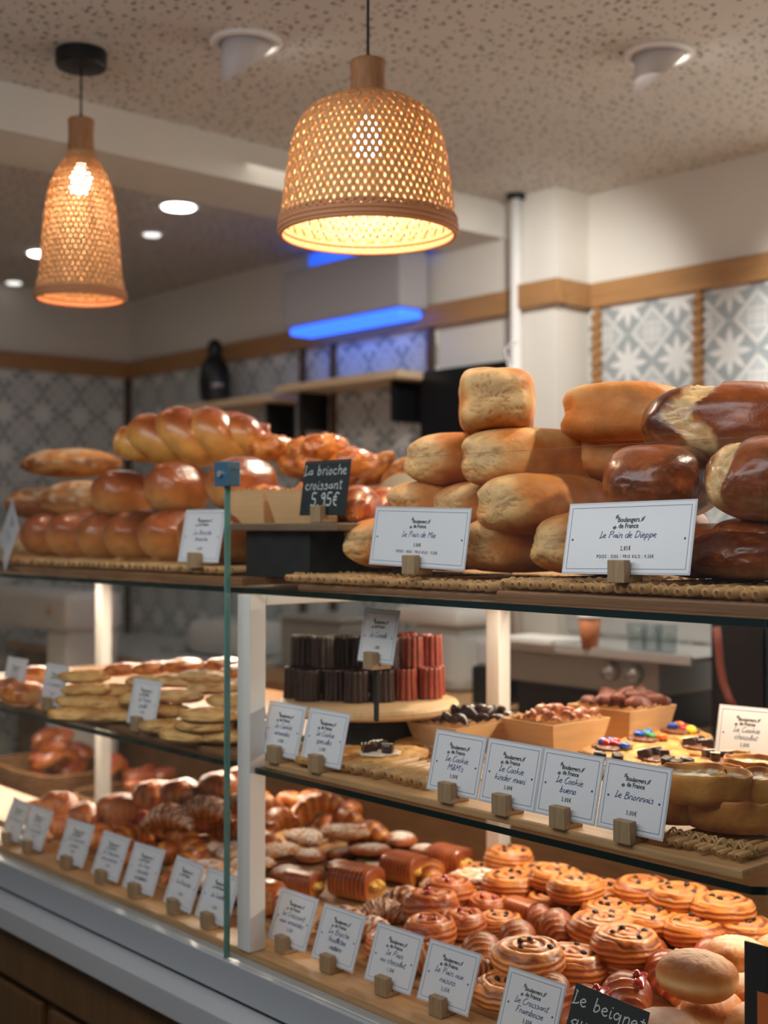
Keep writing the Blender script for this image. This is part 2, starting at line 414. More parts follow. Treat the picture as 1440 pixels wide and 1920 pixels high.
# tiled dado (thin real slabs standing on the wall) with trim
TX0 = PY(822, 650, WY).x
sbox('wall_tile_back', (WX, WY - .012, .2), (TX0, WY, TZ - .07), tileX)
sbox('wall_tile_right', (PXR + .01, WYR - .012, .2), (3.1, WYR, TZ - .07), tileX)
sbox('wall_tile_left', (WX, -3, .2), (WX + .012, WY - .012, TZ - .07), tileY)
sbox('trim_2', (WX, WY - .035, TZ - .085), (PXR + .02, WY, TZ), trimw)
sbox('trim_3', (PXR, WY - .035, TZ - .085), (PXR + .035, WYR, TZ), trimw)
sbox('trim_4', (PXR + .02, WYR - .035, TZ - .085), (3.1, WYR, TZ), trimw)
sbox('trim_5', (WX, -3, TZ - .085), (WX + .035, WY - .035, TZ), trimw)
# wooden rope-like strips between the tile panels
def strip(px, py, y, nm, m):
    x = PY(px, py, y).x; q = MB()
    z = .9
    q.box2((x - .012, y - .026, .9), (x + .012, y - .012, TZ - .085))
    k = 0
    while z < TZ - .1:
        q.cyl((x - .018, y - .026, z), (x + .018, y - .026, z + .02), .011, n=6); z += .034
    return struct(q.obj(nm, m, smooth=False))
strip(1127, 620, WYR, 'trim_6', trimw); strip(1317, 620, WYR, 'trim_7', trimw)
dkw = mat('dark_wood', srgb(84, 60, 40), rough=.5)
for i, px in enumerate((575, 632, 815)):
    x = PY(px, 650, WY).x; sbox('trim_%d' % (8 + i), (x - .014, WY - .03, .9), (x + .014, WY - .012, TZ - .085), dkw)
sbox('trim_11', (WX + .012, WY - .04, .9), (WX + .04, WY - .012, TZ - .085), dkw)
# pillar front face is the wall itself; a shallow raised box marks its left edge
xl = PY(972, 600, WY - .05).x
sbox('wall_pillar', (xl, WY - .05, 0), (PXR, WY, CZ), wall_m)
sbox('trim_12', (xl - .01, WY - .085, TZ - .085), (PXR + .035, WY - .05, TZ), trimw)
# pipe
px_ = PY(962, 600, WY - .09).x
t = empty('ceiling_pipe', (px_, WY - .075, CZ), label='white vertical pipe on the wall left of the pillar', cat='pipe')
q = MB(); q.cyl((0, 0, 0), (0, 0, -1.9), .020, n=16); q.obj('tube', white, t, True)
MB().cyl((0, 0, 0), (0, 0, -.02), .034, n=16).obj('collar', black, t, True)
MB().tube([(.02, -.02, -.53), (-.03, -.03, -.56), (.01, -.03, -.66), (.03, -.03, -.8), (.025, -.02, -1.1)], .006).obj('cable', white, t, True)

# insect lamp on the wall
x0 = PY(616, 550, 3.35).x; x1 = PY(812, 540, 3.3).x; x0 = -4.36
t = empty('insect_light_trap', (x0, WY - .035, 2.40), label='grey wall mounted insect light trap glowing blue at top and bottom', cat='light trap')
w = -3.62 - x0; bl = mat('blue_tube', (.05, .2, 1), emit=(.03, .14, 1), estr=1.5)
MB().box2((0, -.15, .0), (w, 0, .24), bev=.015).obj('housing', greym, t)
MB().box2((.02, -.135, -.035), (w - .02, -.012, -.001), bev=.016).obj('lower_tube', bl, t)
MB().box2((.02, -.03, .241), (w, -.005, .33), bev=.004).obj('upper_glow', mat('blue_wall_glow', (.05, .15, .8), emit=(.03, .14, .8), estr=.6), t)  # glowing sheet put in for the blue light on the wall above
lamp('insect_lamp_light', 'AREA', (x0 + w / 2, WY - .16, 2.34), .22, (.1, .25, 1), (x0 + w / 2, WY + .1, 1.9), shape='RECTANGLE', size=.6, size_y=.05)
lamp('insect_lamp_light', 'AREA', (x0 + w / 2, WY - .16, 2.68), .3, (.1, .25, 1), (x0 + w / 2, WY + .1, 2.9), shape='RECTANGLE', size=.6, size_y=.05)

# ceiling spotlights
def gimbal(px, py, label, rz, bright=0):
    p = PZ(px, py, CZ)
    t = empty('ceiling_spotlight', (p.x, p.y, CZ), rz, label, 'spotlight')
    q = MB(); q.lathe([(.088, 0), (.09, -.006), (.084, -.010), (.066, -.010), (.066, -.002)], 36, cap=False); q.obj('trim_ring', white, t, True)
    # tilted can
    M = Matrix.Identity(4)
    q = MB(); n = 30; ra = []; rb = []
    r = .06
    for i in range(n):
        a = 2 * PI * i / n; x = r * math.cos(a); y = r * math.sin(a)
        zb = -.058 + x * .9
        ra.append(q.bm.verts.new(M @ Vector((x, y, .0)))); rb.append(q.bm.verts.new(M @ Vector((x, y, zb))))
    for i in range(n): q.bm.faces.new((ra[i], ra[(i + 1) % n], rb[(i + 1) % n], rb[i]))
    q.bm.faces.new(ra)
    o = q.obj('can', mat('spot_can', srgb(205, 200, 198), rough=.5), t, True)
    sd = o.modifiers.new('thickness', 'SOLIDIFY'); sd.thickness = -.004
    q = MB()
    q.bm.faces.new([q.bm.verts.new(M @ Vector((.054 * math.cos(2 * PI * i / n), .054 * math.sin(2 * PI * i / n), -.045 + .9 * .054 * math.cos(2 * PI * i / n)))) for i in range(n)])
    q.obj('lens', mat('spot_lens', (1, .95, .9), emit=(1, .95, .88), estr=6), o)
    return t
gimbal(1236, 100, 'white tilted ceiling spotlight at the right, above the tiled wall', 1.1)
gimbal(462, 78, 'white tilted ceiling spotlight between the two pendant lamps', 1.55)
def downlight(px, py, lab, e, r):
    p = PZ(px, py, CZ); t = empty('downlight', (p.x, p.y, CZ), 0, lab, 'spotlight')
    MB().lathe([(r + .014, 0), (r + .016, -.005), (r, -.007), (r, -.001)], 28, cap=False).obj('rim', white, t, True)
    MB().cyl((0, 0, -.012), (0, 0, -.001), r * .92, n=28).obj('lens', mat('downlight_lens_%d' % e, (1, 1, 1), emit=(1, .97, .93), estr=e), t)
downlight(335, 385, 'bright recessed downlight right of the narrow pendant lamp', 9, .062)
downlight(80, 473, 'bright recessed downlight left of the narrow pendant lamp', 9, .062)
downlight(285, 437, 'small dim recessed downlight in the far ceiling', 1, .035)
downlight(26, 528, 'small dim recessed downlight near the left wall', 1, .035)

# ================================================================ PENDANT LAMPS
def pendant(name, loc, label, prof, neck, n, canopy, cordlen, bulbz, power, weave):
    t = empty(name, loc, 0, label, 'lamp')
    zs = np.array([z for r, z in prof]); rs = np.array([r for r, z in prof])
    ss = np.concatenate([[0], np.cumsum(np.hypot(np.diff(zs), np.diff(rs)))]); S = ss[-1]
    def at(s): return np.interp(s, ss, rs), np.interp(s, ss, zs)
    q = MB(); steps = 54
    for sg in (1, -1):
        for k in range(n):
            L_ = []; R_ = []
            for i in range(steps + 1):
                s = S * i / steps; r, z = at(s); a = 2 * PI * k / n + sg * (weave * i / steps)
                # woven: strands wave in and out
                wv = .0016 * math.sin(PI * n * (2 * weave * i / steps) / (2 * PI) + (0 if sg > 0 else PI) + k * PI)
                hw = .0044 * (0.35 + .65 * min(1, r / .1)) ; rr = r + wv
                nx = hw
                da = nx / max(r, .01)
                L_.append(q.bm.verts.new((rr * math.cos(a - da), rr * math.sin(a - da), z)))
                R_.append(q.bm.verts.new((rr * math.cos(a + da), rr * math.sin(a + da), z)))
            for i in range(steps): q.bm.faces.new((L_[i], R_[i], R_[i + 1], L_[i + 1]))
    o = q.obj('woven_shade', rattan, t); sd = o.modifiers.new('thickness', 'SOLIDIFY'); sd.thickness = .0012
    q = MB(); r, z = rs[-1], zs[-1]
    for dz, dr in ((0, .0), (.009, -.001), (-.006, -.003)):
        pts = [((r + dr) * math.cos(2 * PI * i / 96), (r + dr) * math.sin(2 * PI * i / 96), z + dz) for i in range(96)]
        q.tube(pts, .0045, 6, True)
    if canopy is None:
        r2, z2 = np.interp(-.30, zs[::-1], rs[::-1]), -.30
        for ph in (0, PI):
            pts = [((r2 + .003) * math.cos(2 * PI * i / 192), (r2 + .003) * math.sin(2 * PI * i / 192), z2 + .0045 * math.sin(i * PI / 3 + ph)) for i in range(192)]
            q.tube(pts, .003, 5, True)
    q.obj('rim_band', mat('rim_wood', srgb(196, 138, 96), rough=.6), t, True)
    q = MB(); rn, hn = neck; q.lathe([(rn * .98, 0), (rn * 1.04, -.004), (rn, -.012), (rn * .97, -hn * .5), (rn * 1.06, -hn)], 28); me = q.mesh('neck', neckw); smooth_angle(me); link('neck', me, t)
    q = MB(); q.cyl((0, 0, 0), (0, 0, .012), .008, .005, n=12); q.cyl((0, 0, 0), (0, 0, cordlen), .0028, n=8); q.obj('cord', black, t)
    if canopy: MB().lathe([(.062, cordlen), (.064, cordlen - .004), (.064, cordlen - .036), (.060, cordlen - .042), (.012, cordlen - .044)], 36).obj('ceiling_canopy', black, t)
    q = MB(); q.lathe([(.004, bulbz - .03), (.022, bulbz - .02), (.030, bulbz), (.027, bulbz + .018), (.014, bulbz + .04), (.013, bulbz + .055)], 20)
    q.obj('bulb', mat('bulb_glow', (1, .9, .75), emit=(1, .88, .72), estr=30), t, True)
    MB().cyl((0, 0, bulbz + .05), (0, 0, -neck[1] + .005), .014, n=14).obj('socket', black, t)
    lamp('pendant_light', 'POINT', (loc[0], loc[1], loc[2] + bulbz - .06), power, (1, .88, .72), shadow_soft_size=.035)
    return t
c1 = PY(690, 115, 1.55)
pendant('pendant_lamp', (c1.x, 1.55, c1.z), 'wide bell shaped woven rattan pendant lamp, lit, hanging at centre',
        [(.036, -.062), (.05, -.068), (.08, -.078), (.108, -.095), (.128, -.118), (.139, -.145), (.146, -.18), (.152, -.22), (.157, -.26), (.161, -.30), (.165, -.318)],
        (.033, .066), 72, None, CZ - c1.z, -.155, 3.6, 1.15)
c2 = PY(152, 224, 1.555)
pendant('pendant_lamp', (c2.x, 1.555, c2.z), 'narrow bottle shaped woven rattan pendant lamp at the left with black canopy',
        [(.031, -.080), (.036, -.09), (.05, -.115), (.066, -.145), (.078, -.18), (.086, -.22), (.092, -.27), (.097, -.33), (.102, -.39), (.109, -.43), (.112, -.447)],
        (.032, .086), 46, True, CZ - c2.z, -.165, 2.4, 1.9)

# ================================================================ DISPLAY COUNTER
GY = 1.30; XR = PY(1436, 1000, GY).x; XJ = PY(426, 1300, GY).x; XL = -5.0
GT = EYE + .106; GB = .795
def part(name, a, b, m, parent, bev=0, mi=0): return MB().box2(a, b, bev).obj(name, m, parent)
cnt = empty('display_counter', (-2.5, 1.6, 0), 0, 'long bakery display counter with marble ledge and oak panelled front', 'counter')
def cb(name, a, b, m, bev=0):
    o = Vector((2.5, -1.6, 0)); return MB().box2(Vector(a) + o, Vector(b) + o, bev).obj(name, m, cnt)
cb('carcass', (XL, 1.285, 0), (.6, 1.60, .7215), oak)
cb('top_panel', (XL, 1.262, .56), (.6, 1.285, .672), oak)
for i in range(9):
    xa = XL + .62 * i; cb('front_panel', (xa + .02, 1.268, .04), (xa + .60, 1.285, .535), oak, .004)
cb('marble_ledge', (XL, 1.235, .674), (.6, 1.60, .7218), marble_m, .003)
cb('glass_channel', (XL, 1.288, .730), (.6, 1.325, .789), mat('grey_white_rail', srgb(168, 172, 176), rough=.35), .002)
cb('dark_joint', (XL, 1.300, .7218), (.6, 1.33, .7302), black)  # black strip along the dark line between ledge and glass channel
cb('deck_board', (-2.85, 1.326, .76), (.6, 1.96, .800), wood)
cb('deck_board', (XL, 1.326, .76), (-2.852, 1.62, .800), wood)
cb('rear_apron', (-2.85, 1.92, 0), (.6, 1.96, .7599), oak)
# upright posts and frames
def frame(x0, x1, lab):
    t = empty('counter_frame', (x0, 1.35, .80), 0, lab, 'frame')
    def fp(n, a, b): MB().box2(Vector(a) - Vector((x0, 1.35, .8)), Vector(b) - Vector((x0, 1.35, .8)), .002).obj(n, whitef, t)
    fp('front_post', (x0 - .005, 1.322, .801), (x0 + .033, 1.357, 1.4315))
    fp('rear_post', (x0 - .005, 1.9605, .0), (x0 + .033, 1.995, 1.431))
    fp('rear_rail', (x0 + .034, 1.9605, 1.392), (x1 - .006, 1.995, 1.431))
    fp('side_rail', (x0 - .005, 1.358, 1.412), (x0 + .033, 1.960, 1.431))
    return t
frame(-1.885, -.35, 'white frame of the right display case, post beside the glass joint')
frame(-3.56, -1.89, 'white frame of the left display case behind the cookies')
frame(-5.2, -3.57, 'white frame of the far left end of the display case')
# glass shelves : edge is dark green
def shelf(x0, x1, y0, y1, z, lab, ch=0.05, th=.010):
    q = MB(); poly = [(x0 + .0, y0), (x1 - ch, y0), (x1, y0 + ch), (x1, y1), (x0, y1)] if ch else [(x0, y0), (x1, y0), (x1, y1), (x0, y1)]
    a = [q.bm.verts.new((x, y, z)) for x, y in poly]; b = [q.bm.verts.new((x, y, z - th)) for x, y in poly]
    q.bm.faces.new(a); q.bm.faces.new(b[::-1]); n = len(poly)
    for i in range(n):
        f = q.bm.faces.new((a[i], b[i], b[(i + 1) % n], a[(i + 1) % n])); f.material_index = 1
    o = q.obj('glass_shelf', [glass, gedge]); tag(o, lab, 'shelf'); return o
ZT = EYE - .107; ZM = EYE - .424
shelf(-1.887, XR + .02, 1.332, 1.985, ZT, 'top glass shelf of the right case with dark green edge', 0)
shelf(-4.9, -1.893, 1.332, 1.985, ZT, 'top glass shelf of the left case with dark green edge', 0)
shelf(-1.850, -.80, 1.332, 1.955, ZM, 'middle glass shelf of the right case with clipped corner', .05)
shelf(-3.52, -1.895, 1.332, 1.955, ZM, 'middle glass shelf of the left case with clipped corner', .05)
# front panes
def pane(x0, x1, lab, top=gedget):
    q = MB(); q.box2((x0, GY - .003, GB - .0052), (x1, GY + .003, GT))
    q.bm.faces.ensure_lookup_table()
    for f in q.bm.faces:
        n = f.normal
    me = q.mesh('pane', [glass, gedge, top])
    for p in me.polygons:
        if abs(p.normal.x) > .9: p.material_index = 0
        elif abs(p.normal.z) > .9: p.material_index = 2
    tag(link('glass_screen', me), lab, 'glass')
gl2 = mat('joint_glass_edge', srgb(92, 138, 130), rough=.15)
pane(XJ + .004, XR, 'clear front glass pane of the right display case')
pane(XJ - 1.46, XJ - .004, 'clear front glass pane of the left display case up to the joint')
pane(-4.9, XJ - 1.468, 'clear front glass pane at the far left end of the case')
q = MB(); q.box2((XJ - .0025, GY - .005, GB - .0052), (XJ + .0025, GY + .005, GT - .02)); tag(q.obj('glass_joint', gl2), 'thin green glass joint strip between the two front panes', 'glass')
cl = empty('glass_clip', (XJ, GY, GT - .01), 0, 'small blue steel clip on top of the glass joint', 'clip')
q = MB(); q.box2((-.022, -.014, -.022), (.020, .014, .022), bev=.002); q.obj('clamp', mat('blue_steel_clip', srgb(96, 140, 172), rough=.25, metal=.6), cl)
q = MB(); q.cyl((0, -.0145, 0), (0, -.019, 0), .006, n=12); q.obj('screw', steels, cl)
# ================================================================ FOOD SHAPES (one mesh per kind and variant, colours of the bake in the surface)
def sgrid(nv, nu):
    """unit sphere directions with poles on X (ends of a loaf)"""
    t = np.linspace(.004, PI - .004, nv)[:, None]; a = np.linspace(0, 2 * PI, nu, endpoint=False)[None, :]
    x = -np.cos(t) + 0 * a; y = np.sin(t) * np.cos(a); z = np.sin(t) * np.sin(a)
    return x, y, z
def zgrid(nv, nu):
    x, y, z = sgrid(nv, nu); return z, y, -x
def squirc(x, y, z, n):
    k = (np.abs(x) ** n + np.abs(y) ** n + np.abs(z) ** n) ** (-1 / n); return x * k, y * k, z * k
TAN, TANL, TANO, TAND = srgb(206, 150, 92), srgb(232, 190, 132), srgb(214, 142, 74), srgb(150, 90, 44)
def m_loaf(seed, L, W, H, n=3.2, kind='mie'):
    """bread loaf, long axis X, resting on z=0"""
    x, y, z = sgrid(64, 72); dx, dy, dz = x, y, z
    x, y, z = squirc(x, y, z, n)
    nz = fbm(x * 1.3 + seed, y * 1.3, z * 1.3, seed); n2 = fbm(x * 5 + seed, y * 4, z * 4, seed + 3)
    s = 1 + .07 * nz
    ty = kind == 'dieppeY'
    if kind in ('dieppe0', 'dieppeY'): kind = 'dieppe'; tearon = 0
    else: tearon = 1
    if kind == 'mie':
        s = s - .05 * sm(.55, .95, np.abs(x)) * np.exp(-((z - .15) / .3) ** 2)      # folded ends
    s = s + .012 * n2
    X = x * s * L / 2; Y = y * s * W / 2; Z = (z * s * .5 + .5) * H
    Y = Y * (1 + .06 * np.sin(x * 2.2 + seed)); Z = Z * (1 - .10 * np.abs(x) ** 3)
    Z = np.maximum(Z, .004 * H + 0.0)
    end = sm(.72, .98, np.abs(x))
    if kind == 'mie':
        c = mixc(TANO, TANL, sm(-.25, .6, nz * .9 + .35 * end + .25 * n2 + .1 * sm(.5, 1, z)))
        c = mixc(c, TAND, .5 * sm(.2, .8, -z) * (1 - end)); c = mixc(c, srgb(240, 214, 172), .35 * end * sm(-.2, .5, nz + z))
        # seam on the end
        r = np.hypot(y - .15, z - .1); crk = fbm(x * 2 + seed, y * 3.5, z * 7, seed + 21); c = mixc(c, TAND, .45 * end * np.exp(-(crk / .05) ** 2)); s2 = 1 - .02 * end * np.exp(-(crk / .07) ** 2); Y = Y * s2; X = X * s2
        m = crust
    elif kind == 'dieppe':
        D = srgb(112, 58, 28); D2 = srgb(158, 88, 42); K = srgb(72, 38, 24)
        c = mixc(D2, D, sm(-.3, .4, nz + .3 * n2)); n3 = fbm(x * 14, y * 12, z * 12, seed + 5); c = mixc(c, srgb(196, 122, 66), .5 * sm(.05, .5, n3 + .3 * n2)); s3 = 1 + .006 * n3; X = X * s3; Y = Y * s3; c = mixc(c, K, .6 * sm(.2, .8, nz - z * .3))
        t = np.exp(-((x + .38 + .12 * np.sin(z * 4 + seed) + .05 * n2) / .15) ** 2) * sm(-.2, .25, z * .8 - y * .6 + .3) * tearon
        if ty: t = np.exp(-((y - .42 + .1 * np.sin(z * 4) + .06 * n2) / .24) ** 2) * sm(.5, .2, x) * sm(-.9, -.5, z)
        t2 = sm(.25, .5, t); tear = fbm(x * 9, y * 14, z * 14, seed + 9)
        X = X * (1 - .05 * t2 * 0); Z = Z * (1 - .10 * t2 * (.6 + .6 * tear)); Y = Y * (1 - .08 * t2 * (.5 + tear))
        c = mixc(c, mixc(srgb(238, 208, 158), srgb(206, 150, 92), sm(-.2, .6, tear)), t2)
        low = sm(.25, .75, -z + .3 * nz) * .55; c = mixc(c, srgb(226, 190, 140), low * .8)
        m = gloss
    elif kind == 'country':
        c = mixc(srgb(214, 158, 98), srgb(150, 92, 46), sm(-.3, .4, nz + .4 * n2)); c = mixc(c, srgb(240, 220, 185), .6 * sm(.05, .5, n2 + .4 * z))
        g = np.exp(-((y + .25 * np.sin(x * 3 + seed)) / .13) ** 2) * sm(0, .5, z); Z = Z * (1 - .09 * g); c = mixc(c, srgb(112, 62, 32), .8 * sm(.3, .8, g) * sm(-.2, .4, nz))
        m = crust
    elif kind == 'brioche':
        c = mixc(srgb(196, 112, 52), srgb(150, 76, 36), sm(-.2, .7, z + .3 * nz)); c = mixc(c, srgb(224, 166, 98), .8 * sm(.0, .7, -z + .2 + .2 * nz))
        c = mixc(c, srgb(106, 50, 26), .5 * sm(.55, 1, z))
        m = gloss
    me = gridmesh('loaf', np.stack([X, Y, Z], -1), c, m)
    return me
def m_tranche(seed, W, L, H):
    """tall domed brioche loaf with a shiny top, long axis X"""
    x, y, z = sgrid(56, 64); x, y, z = squirc(x, y, z, 2.5)
    nz = fbm(x * 1.2 + seed, y * 1.2, z * 1.2, seed); n2 = fbm(x * 6, y * 6, z * 6, seed)
    s = 1 + .05 * nz + .01 * n2
    wz = .84 + .16 * sm(-.6, .5, z) - .22 * sm(.45, 1, z) * np.abs(y)
    X = x * s * L / 2; Y = y * s * W / 2 * wz; Z = (z * .5 + .5) * H * s * (1 - .16 * (y * y)) ; Z = np.maximum(Z, .003)
    c = mixc(srgb(214, 144, 82), srgb(174, 102, 56), sm(-.2, .5, z + .3 * nz)); c = mixc(c, srgb(128, 68, 38), sm(.35, .95, z + .2 * nz))
    c = mixc(c, srgb(236, 188, 124), .7 * sm(.1, .8, -z + .15 * n2 + .25 * nz))
    return gridmesh('brioche', np.stack([X, Y, Z], -1), c, gloss)
def tubemesh(path, rad, nu=20, colf=None, seed=0, m=gloss, squash=.85, ridge=None):
    """fat strand swept on a path (n,3) with radius (n,)"""
    P = np.asarray(path, float); n = len(P); T = np.gradient(P, axis=0); T /= np.linalg.norm(T, axis=1)[:, None] + 1e-9
    up = np.array([0, 0, 1.0]); B = np.cross(T, up); B /= np.linalg.norm(B, axis=1)[:, None] + 1e-9; U = np.cross(B, T)
    a = np.linspace(0, 2 * PI, nu, endpoint=False)[None, :, None]
    R = np.asarray(rad)[:, None, None] * np.ones((n, nu, 1))
    if ridge is not None: R = R * ridge(np.linspace(0, 1, n)[:, None, None], a)
    nz = fbm(P[:, None, 0] * 25 + np.cos(a[..., 0]), P[:, None, 1] * 25 + np.sin(a[..., 0]), P[:, None, 2] * 25 + seed, seed)[..., None]
    R = R * (1 + .05 * nz)
    V = P[:, None, :] + B[:, None, :] * np.cos(a) * R + U[:, None, :] * np.sin(a) * R * squash
    s = np.linspace(0, 1, n)[:, None] + 0 * a[..., 0]
    C = colf(s, a[..., 0] + 0 * s, nz[..., 0])
    return gridmesh('strand', V, C, m)
def m_braid(seed, L, W, H, N=4):
    """plaited brioche"""
    ms = []
    ts = np.linspace(0, 1, 90)
    for k in range(3):
        ph = 2 * PI * k / 3; env = np.sin(PI * np.clip(ts, .04, .96)) ** .45
        x = (ts - .5) * L * .92; y = np.sin(ts * 2 * PI * N / 2 + ph) * W * .25 * env; z = H * .44 + np.sin(2 * (ts * 2 * PI * N / 2 + ph)) * H * .17 * env
        z = z * (.75 + .25 * env)
        def cf(s, a, nz):
            t = sm(-.1, .9, np.sin(a) + .5 * nz); c = mixc(srgb(232, 176, 100), srgb(168, 88, 40), t); return mixc(c, srgb(110, 52, 24), .5 * sm(.6, 1, np.sin(a) + .4 * nz))
        ms.append(tubemesh(np.stack([x, y, z], -1), W * .275 * (.45 + .55 * env) * (1 + .12 * np.sin(ts * 2 * PI * N + ph * 2)), 22, cf, seed + k, gloss, .95))
    me = joinmeshes('braid', ms)
    return me
def m_croissant(seed, L, W, bend=.9, bars=8, c0=(222, 150, 78), c1=(160, 86, 36), m=None, sug=0):
    n = 96; s = np.linspace(0, 1, n); a0 = (s - .5) * 2 * bend
    Rr = L / (2 * math.sin(bend)); x = Rr * np.sin(a0); y = Rr * (np.cos(a0) - math.cos(bend)) - .0
    prof = np.sin(PI * np.clip(s, .015, .985)) ** .75
    rad = W / 2 * (.14 + .86 * prof)
    z = rad * .84
    rng = random.Random(seed); off = rng.random()
    def ridge(u, a):
        q = (np.abs(u - .5) * bars + .12 * np.sin(a * 1 + off * 6)) % 1.0
        return .88 + .16 * np.sqrt(np.clip(1 - q, 0, 1)) + .012 * np.sin(u * 260)
    def cf(u, a, nz):
        q = (np.abs(u - .5) * bars + .12 * np.sin(a * 1 + off * 6)) % 1.0
        c = mixc(srgb(*c1), srgb(*c0), sm(.35, 1.0, q + .3 * nz) + .35 * sm(.2, .9, -np.sin(a)))
        c = mixc(c, srgb(242, 200, 134), .55 * (np.sin(q * 40) > .55) * sm(.3, .9, q))
        c = mixc(c, srgb(110, 54, 24), .55 * sm(.5, 1, np.sin(a) + .4 * nz) * (1 - q))
        if sug:
            w = vn(u * 60, a * 7, u * 0 + seed, seed) + .6 * nz; c = mixc(c, srgb(244, 236, 226), sug * sm(-.1, .4, w) * sm(-.3, .4, np.sin(a)))
        return c
    me = tubemesh(np.stack([x, y, z], -1), rad, 28, cf, seed, m or flaky, .86, ridge)
    return me
def m_swirl(seed, R, H, turns=3.2, c0=(224, 152, 82), c1=(158, 86, 38), cen=(186, 108, 52), sug=0, red=0):
    """coiled laminated bun (pain aux raisins), rests on z=0"""
    nr, nside, nu = 46, 20, 96
    a = np.linspace(0, 2 * PI, nu, endpoint=False)[None, :]
    r = np.linspace(.02, 1, nr)[:, None]
    wv = .16 * fbm(r * np.cos(a) * 1.6 + seed, r * np.sin(a) * 1.6, 0 * a + 2, seed + 2); ph = (r * turns * (1 + wv) - a / (2 * PI)); q = ph - np.floor(ph)
    crest = np.abs(np.sin(PI * q)) ** .6
    wob = 1 + .05 * fbm(np.cos(a) * 1.3 + seed, np.sin(a) * 1.3, 0 * a, seed)
    X = r * R * np.cos(a) * wob * (.95 + .05 * r); Y = r * R * np.sin(a) * wob * .94
    Z = H * (.80 + .20 * np.sqrt(np.clip(1 - (r * .97) ** 4, 0, 1))) + H * .13 * (crest - .6) * (1 - .4 * r ** 6) + .05 * H * fbm(X * 60, Y * 60, 0 * X, seed)
    Z = Z - H * .12 * sm(.9, 1, r)
    nz = fbm(X * 50, Y * 50, 0 * X + seed, seed)
    fine = np.sin((ph * 2 * PI) * 5 + nz * 2)
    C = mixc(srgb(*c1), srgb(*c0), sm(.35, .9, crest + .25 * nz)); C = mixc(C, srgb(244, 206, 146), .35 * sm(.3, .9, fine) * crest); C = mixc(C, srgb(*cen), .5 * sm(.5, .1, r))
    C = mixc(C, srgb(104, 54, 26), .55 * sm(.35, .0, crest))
    if red: C = mixc(C, srgb(150, 28, 22), red * sm(.1, .5, nz + .2))
    if sug: C = mixc(C, srgb(246, 240, 232), sug * sm(-.15, .35, vn(X * 260, Y * 260, 0 * X, seed) + nz))
    v = np.linspace(0, 1, nside + 1)[1:, None]
    bul = 1 + .07 * np.sin(PI * v) - .10 * v ** 3
    lay = np.sin(v * 20 + 1.5 * np.sin(a * 2 + seed) + a * 1)
    X2 = R * np.cos(a) * wob * (bul + .014 * lay); Y2 = R * np.sin(a) * wob * .94 * (bul + .014 * lay)
    Z2 = Z[-1:] * (1 - v) + .002 * 0
    C2 = mixc(srgb(*c1), srgb(*c0), sm(-.8, .5, lay) * .8 + .2); C2 = mixc(C2, srgb(242, 204, 144), .5 * sm(.4, 1, lay)); 
    if red: C2 = mixc(C2, srgb(150, 40, 22), red * .5)
    P = np.concatenate([np.stack([X, Y, Z], -1), np.stack([X2, Y2, Z2 + 0 * X2], -1)]); CC = np.concatenate([C, C2 + 0 * X2[..., None]])
    return gridmesh('swirl', P, CC, flaky)
def m_roll(seed, L, R, c0=(196, 110, 58), c1=(146, 72, 34)):
    """ribbed rolled brioche, axis X, flattened barrel"""
    n = 80; u = np.linspace(0, 1, n)[:, None]; a = np.linspace(0, 2 * PI, 48, endpoint=False)[None, :]
    e = np.clip(1 - (np.abs(u - .5) * 2) ** 8, .0, 1) ** .4
    ca, sa = np.cos(a), np.sin(a); k = (np.abs(ca) ** 2.8 + np.abs(sa) ** 2.8) ** (-1 / 2.8)
    rib = np.sin(u * 2 * PI * 9 + .5 * np.sin(a * 2 + seed)); nz = fbm(u * 3 + seed, ca, sa, seed)
    rr = R * (.86 + .14 * e + .008 * rib + .03 * nz)
    X = (u - .5) * L + 0 * a; Y = ca * k * rr * 1.12; Z = np.maximum(sa * k * rr * .92 + R * .9, 0.001)
    C = mixc(srgb(*c1), srgb(*c0), sm(-1.2, 1.6, rib + 1.2 * nz)); C = mixc(C, srgb(238, 190, 112), .45 * sm(.75, 1, rib) * sm(-.2, .5, nz + .2))
    C = mixc(C, srgb(226, 168, 96), .7 * sm(.2, .9, -sa))
    return gridmesh('roll', np.stack([X, Y, Z], -1), C, gloss)
def m_disc(seed, R, H, n=2.4, cf=None, m=sugar, bump=.06, asp=1.0, bs=3):
    x, y, z = zgrid(34, 56); x, y, z = squirc(x, y, z, n)
    nz = fbm(x * bs + seed, y * bs, z * 2, seed); n2 = fbm(x * 9, y * 9, z * 9, seed + 4)
    s = 1 + bump * nz + bump * .4 * n2
    X = x * s * R; Y = y * s * R * asp; Z = np.maximum((z * .5 + .5) * H * (1 + bump * nz + bump * .8 * n2), .001)
    return gridmesh('disc', np.stack([X, Y, Z], -1), cf(x, y, z, nz, n2), m)
def c_beignet(x, y, z, nz, n2):
    c = mixc(srgb(224, 160, 92), srgb(204, 132, 68), sm(-.3, .5, nz)); c = mixc(c, srgb(246, 216, 166), .85 * np.exp(-((z + .05) / .22) ** 2))
    return mixc(c, srgb(250, 244, 236), .5 * sm(.5, 1.0, z + .35 * n2 + .15 * nz))
def c_cookie(x, y, z, nz, n2): return mixc(mixc(srgb(222, 176, 112), srgb(188, 132, 72), sm(-.3, .5, nz)), srgb(240, 206, 150), .5 * sm(.1, .6, n2))
def c_cookieg(x, y, z, nz, n2):
    c = mixc(srgb(234, 194, 132), srgb(206, 152, 88), sm(-.3, .4, nz)); c = mixc(c, srgb(146, 112, 62), .7 * sm(.2, .6, -z)); return mixc(c, srgb(84, 56, 36), .8 * sm(.3, .5, n2 - .05 + .1 * nz))
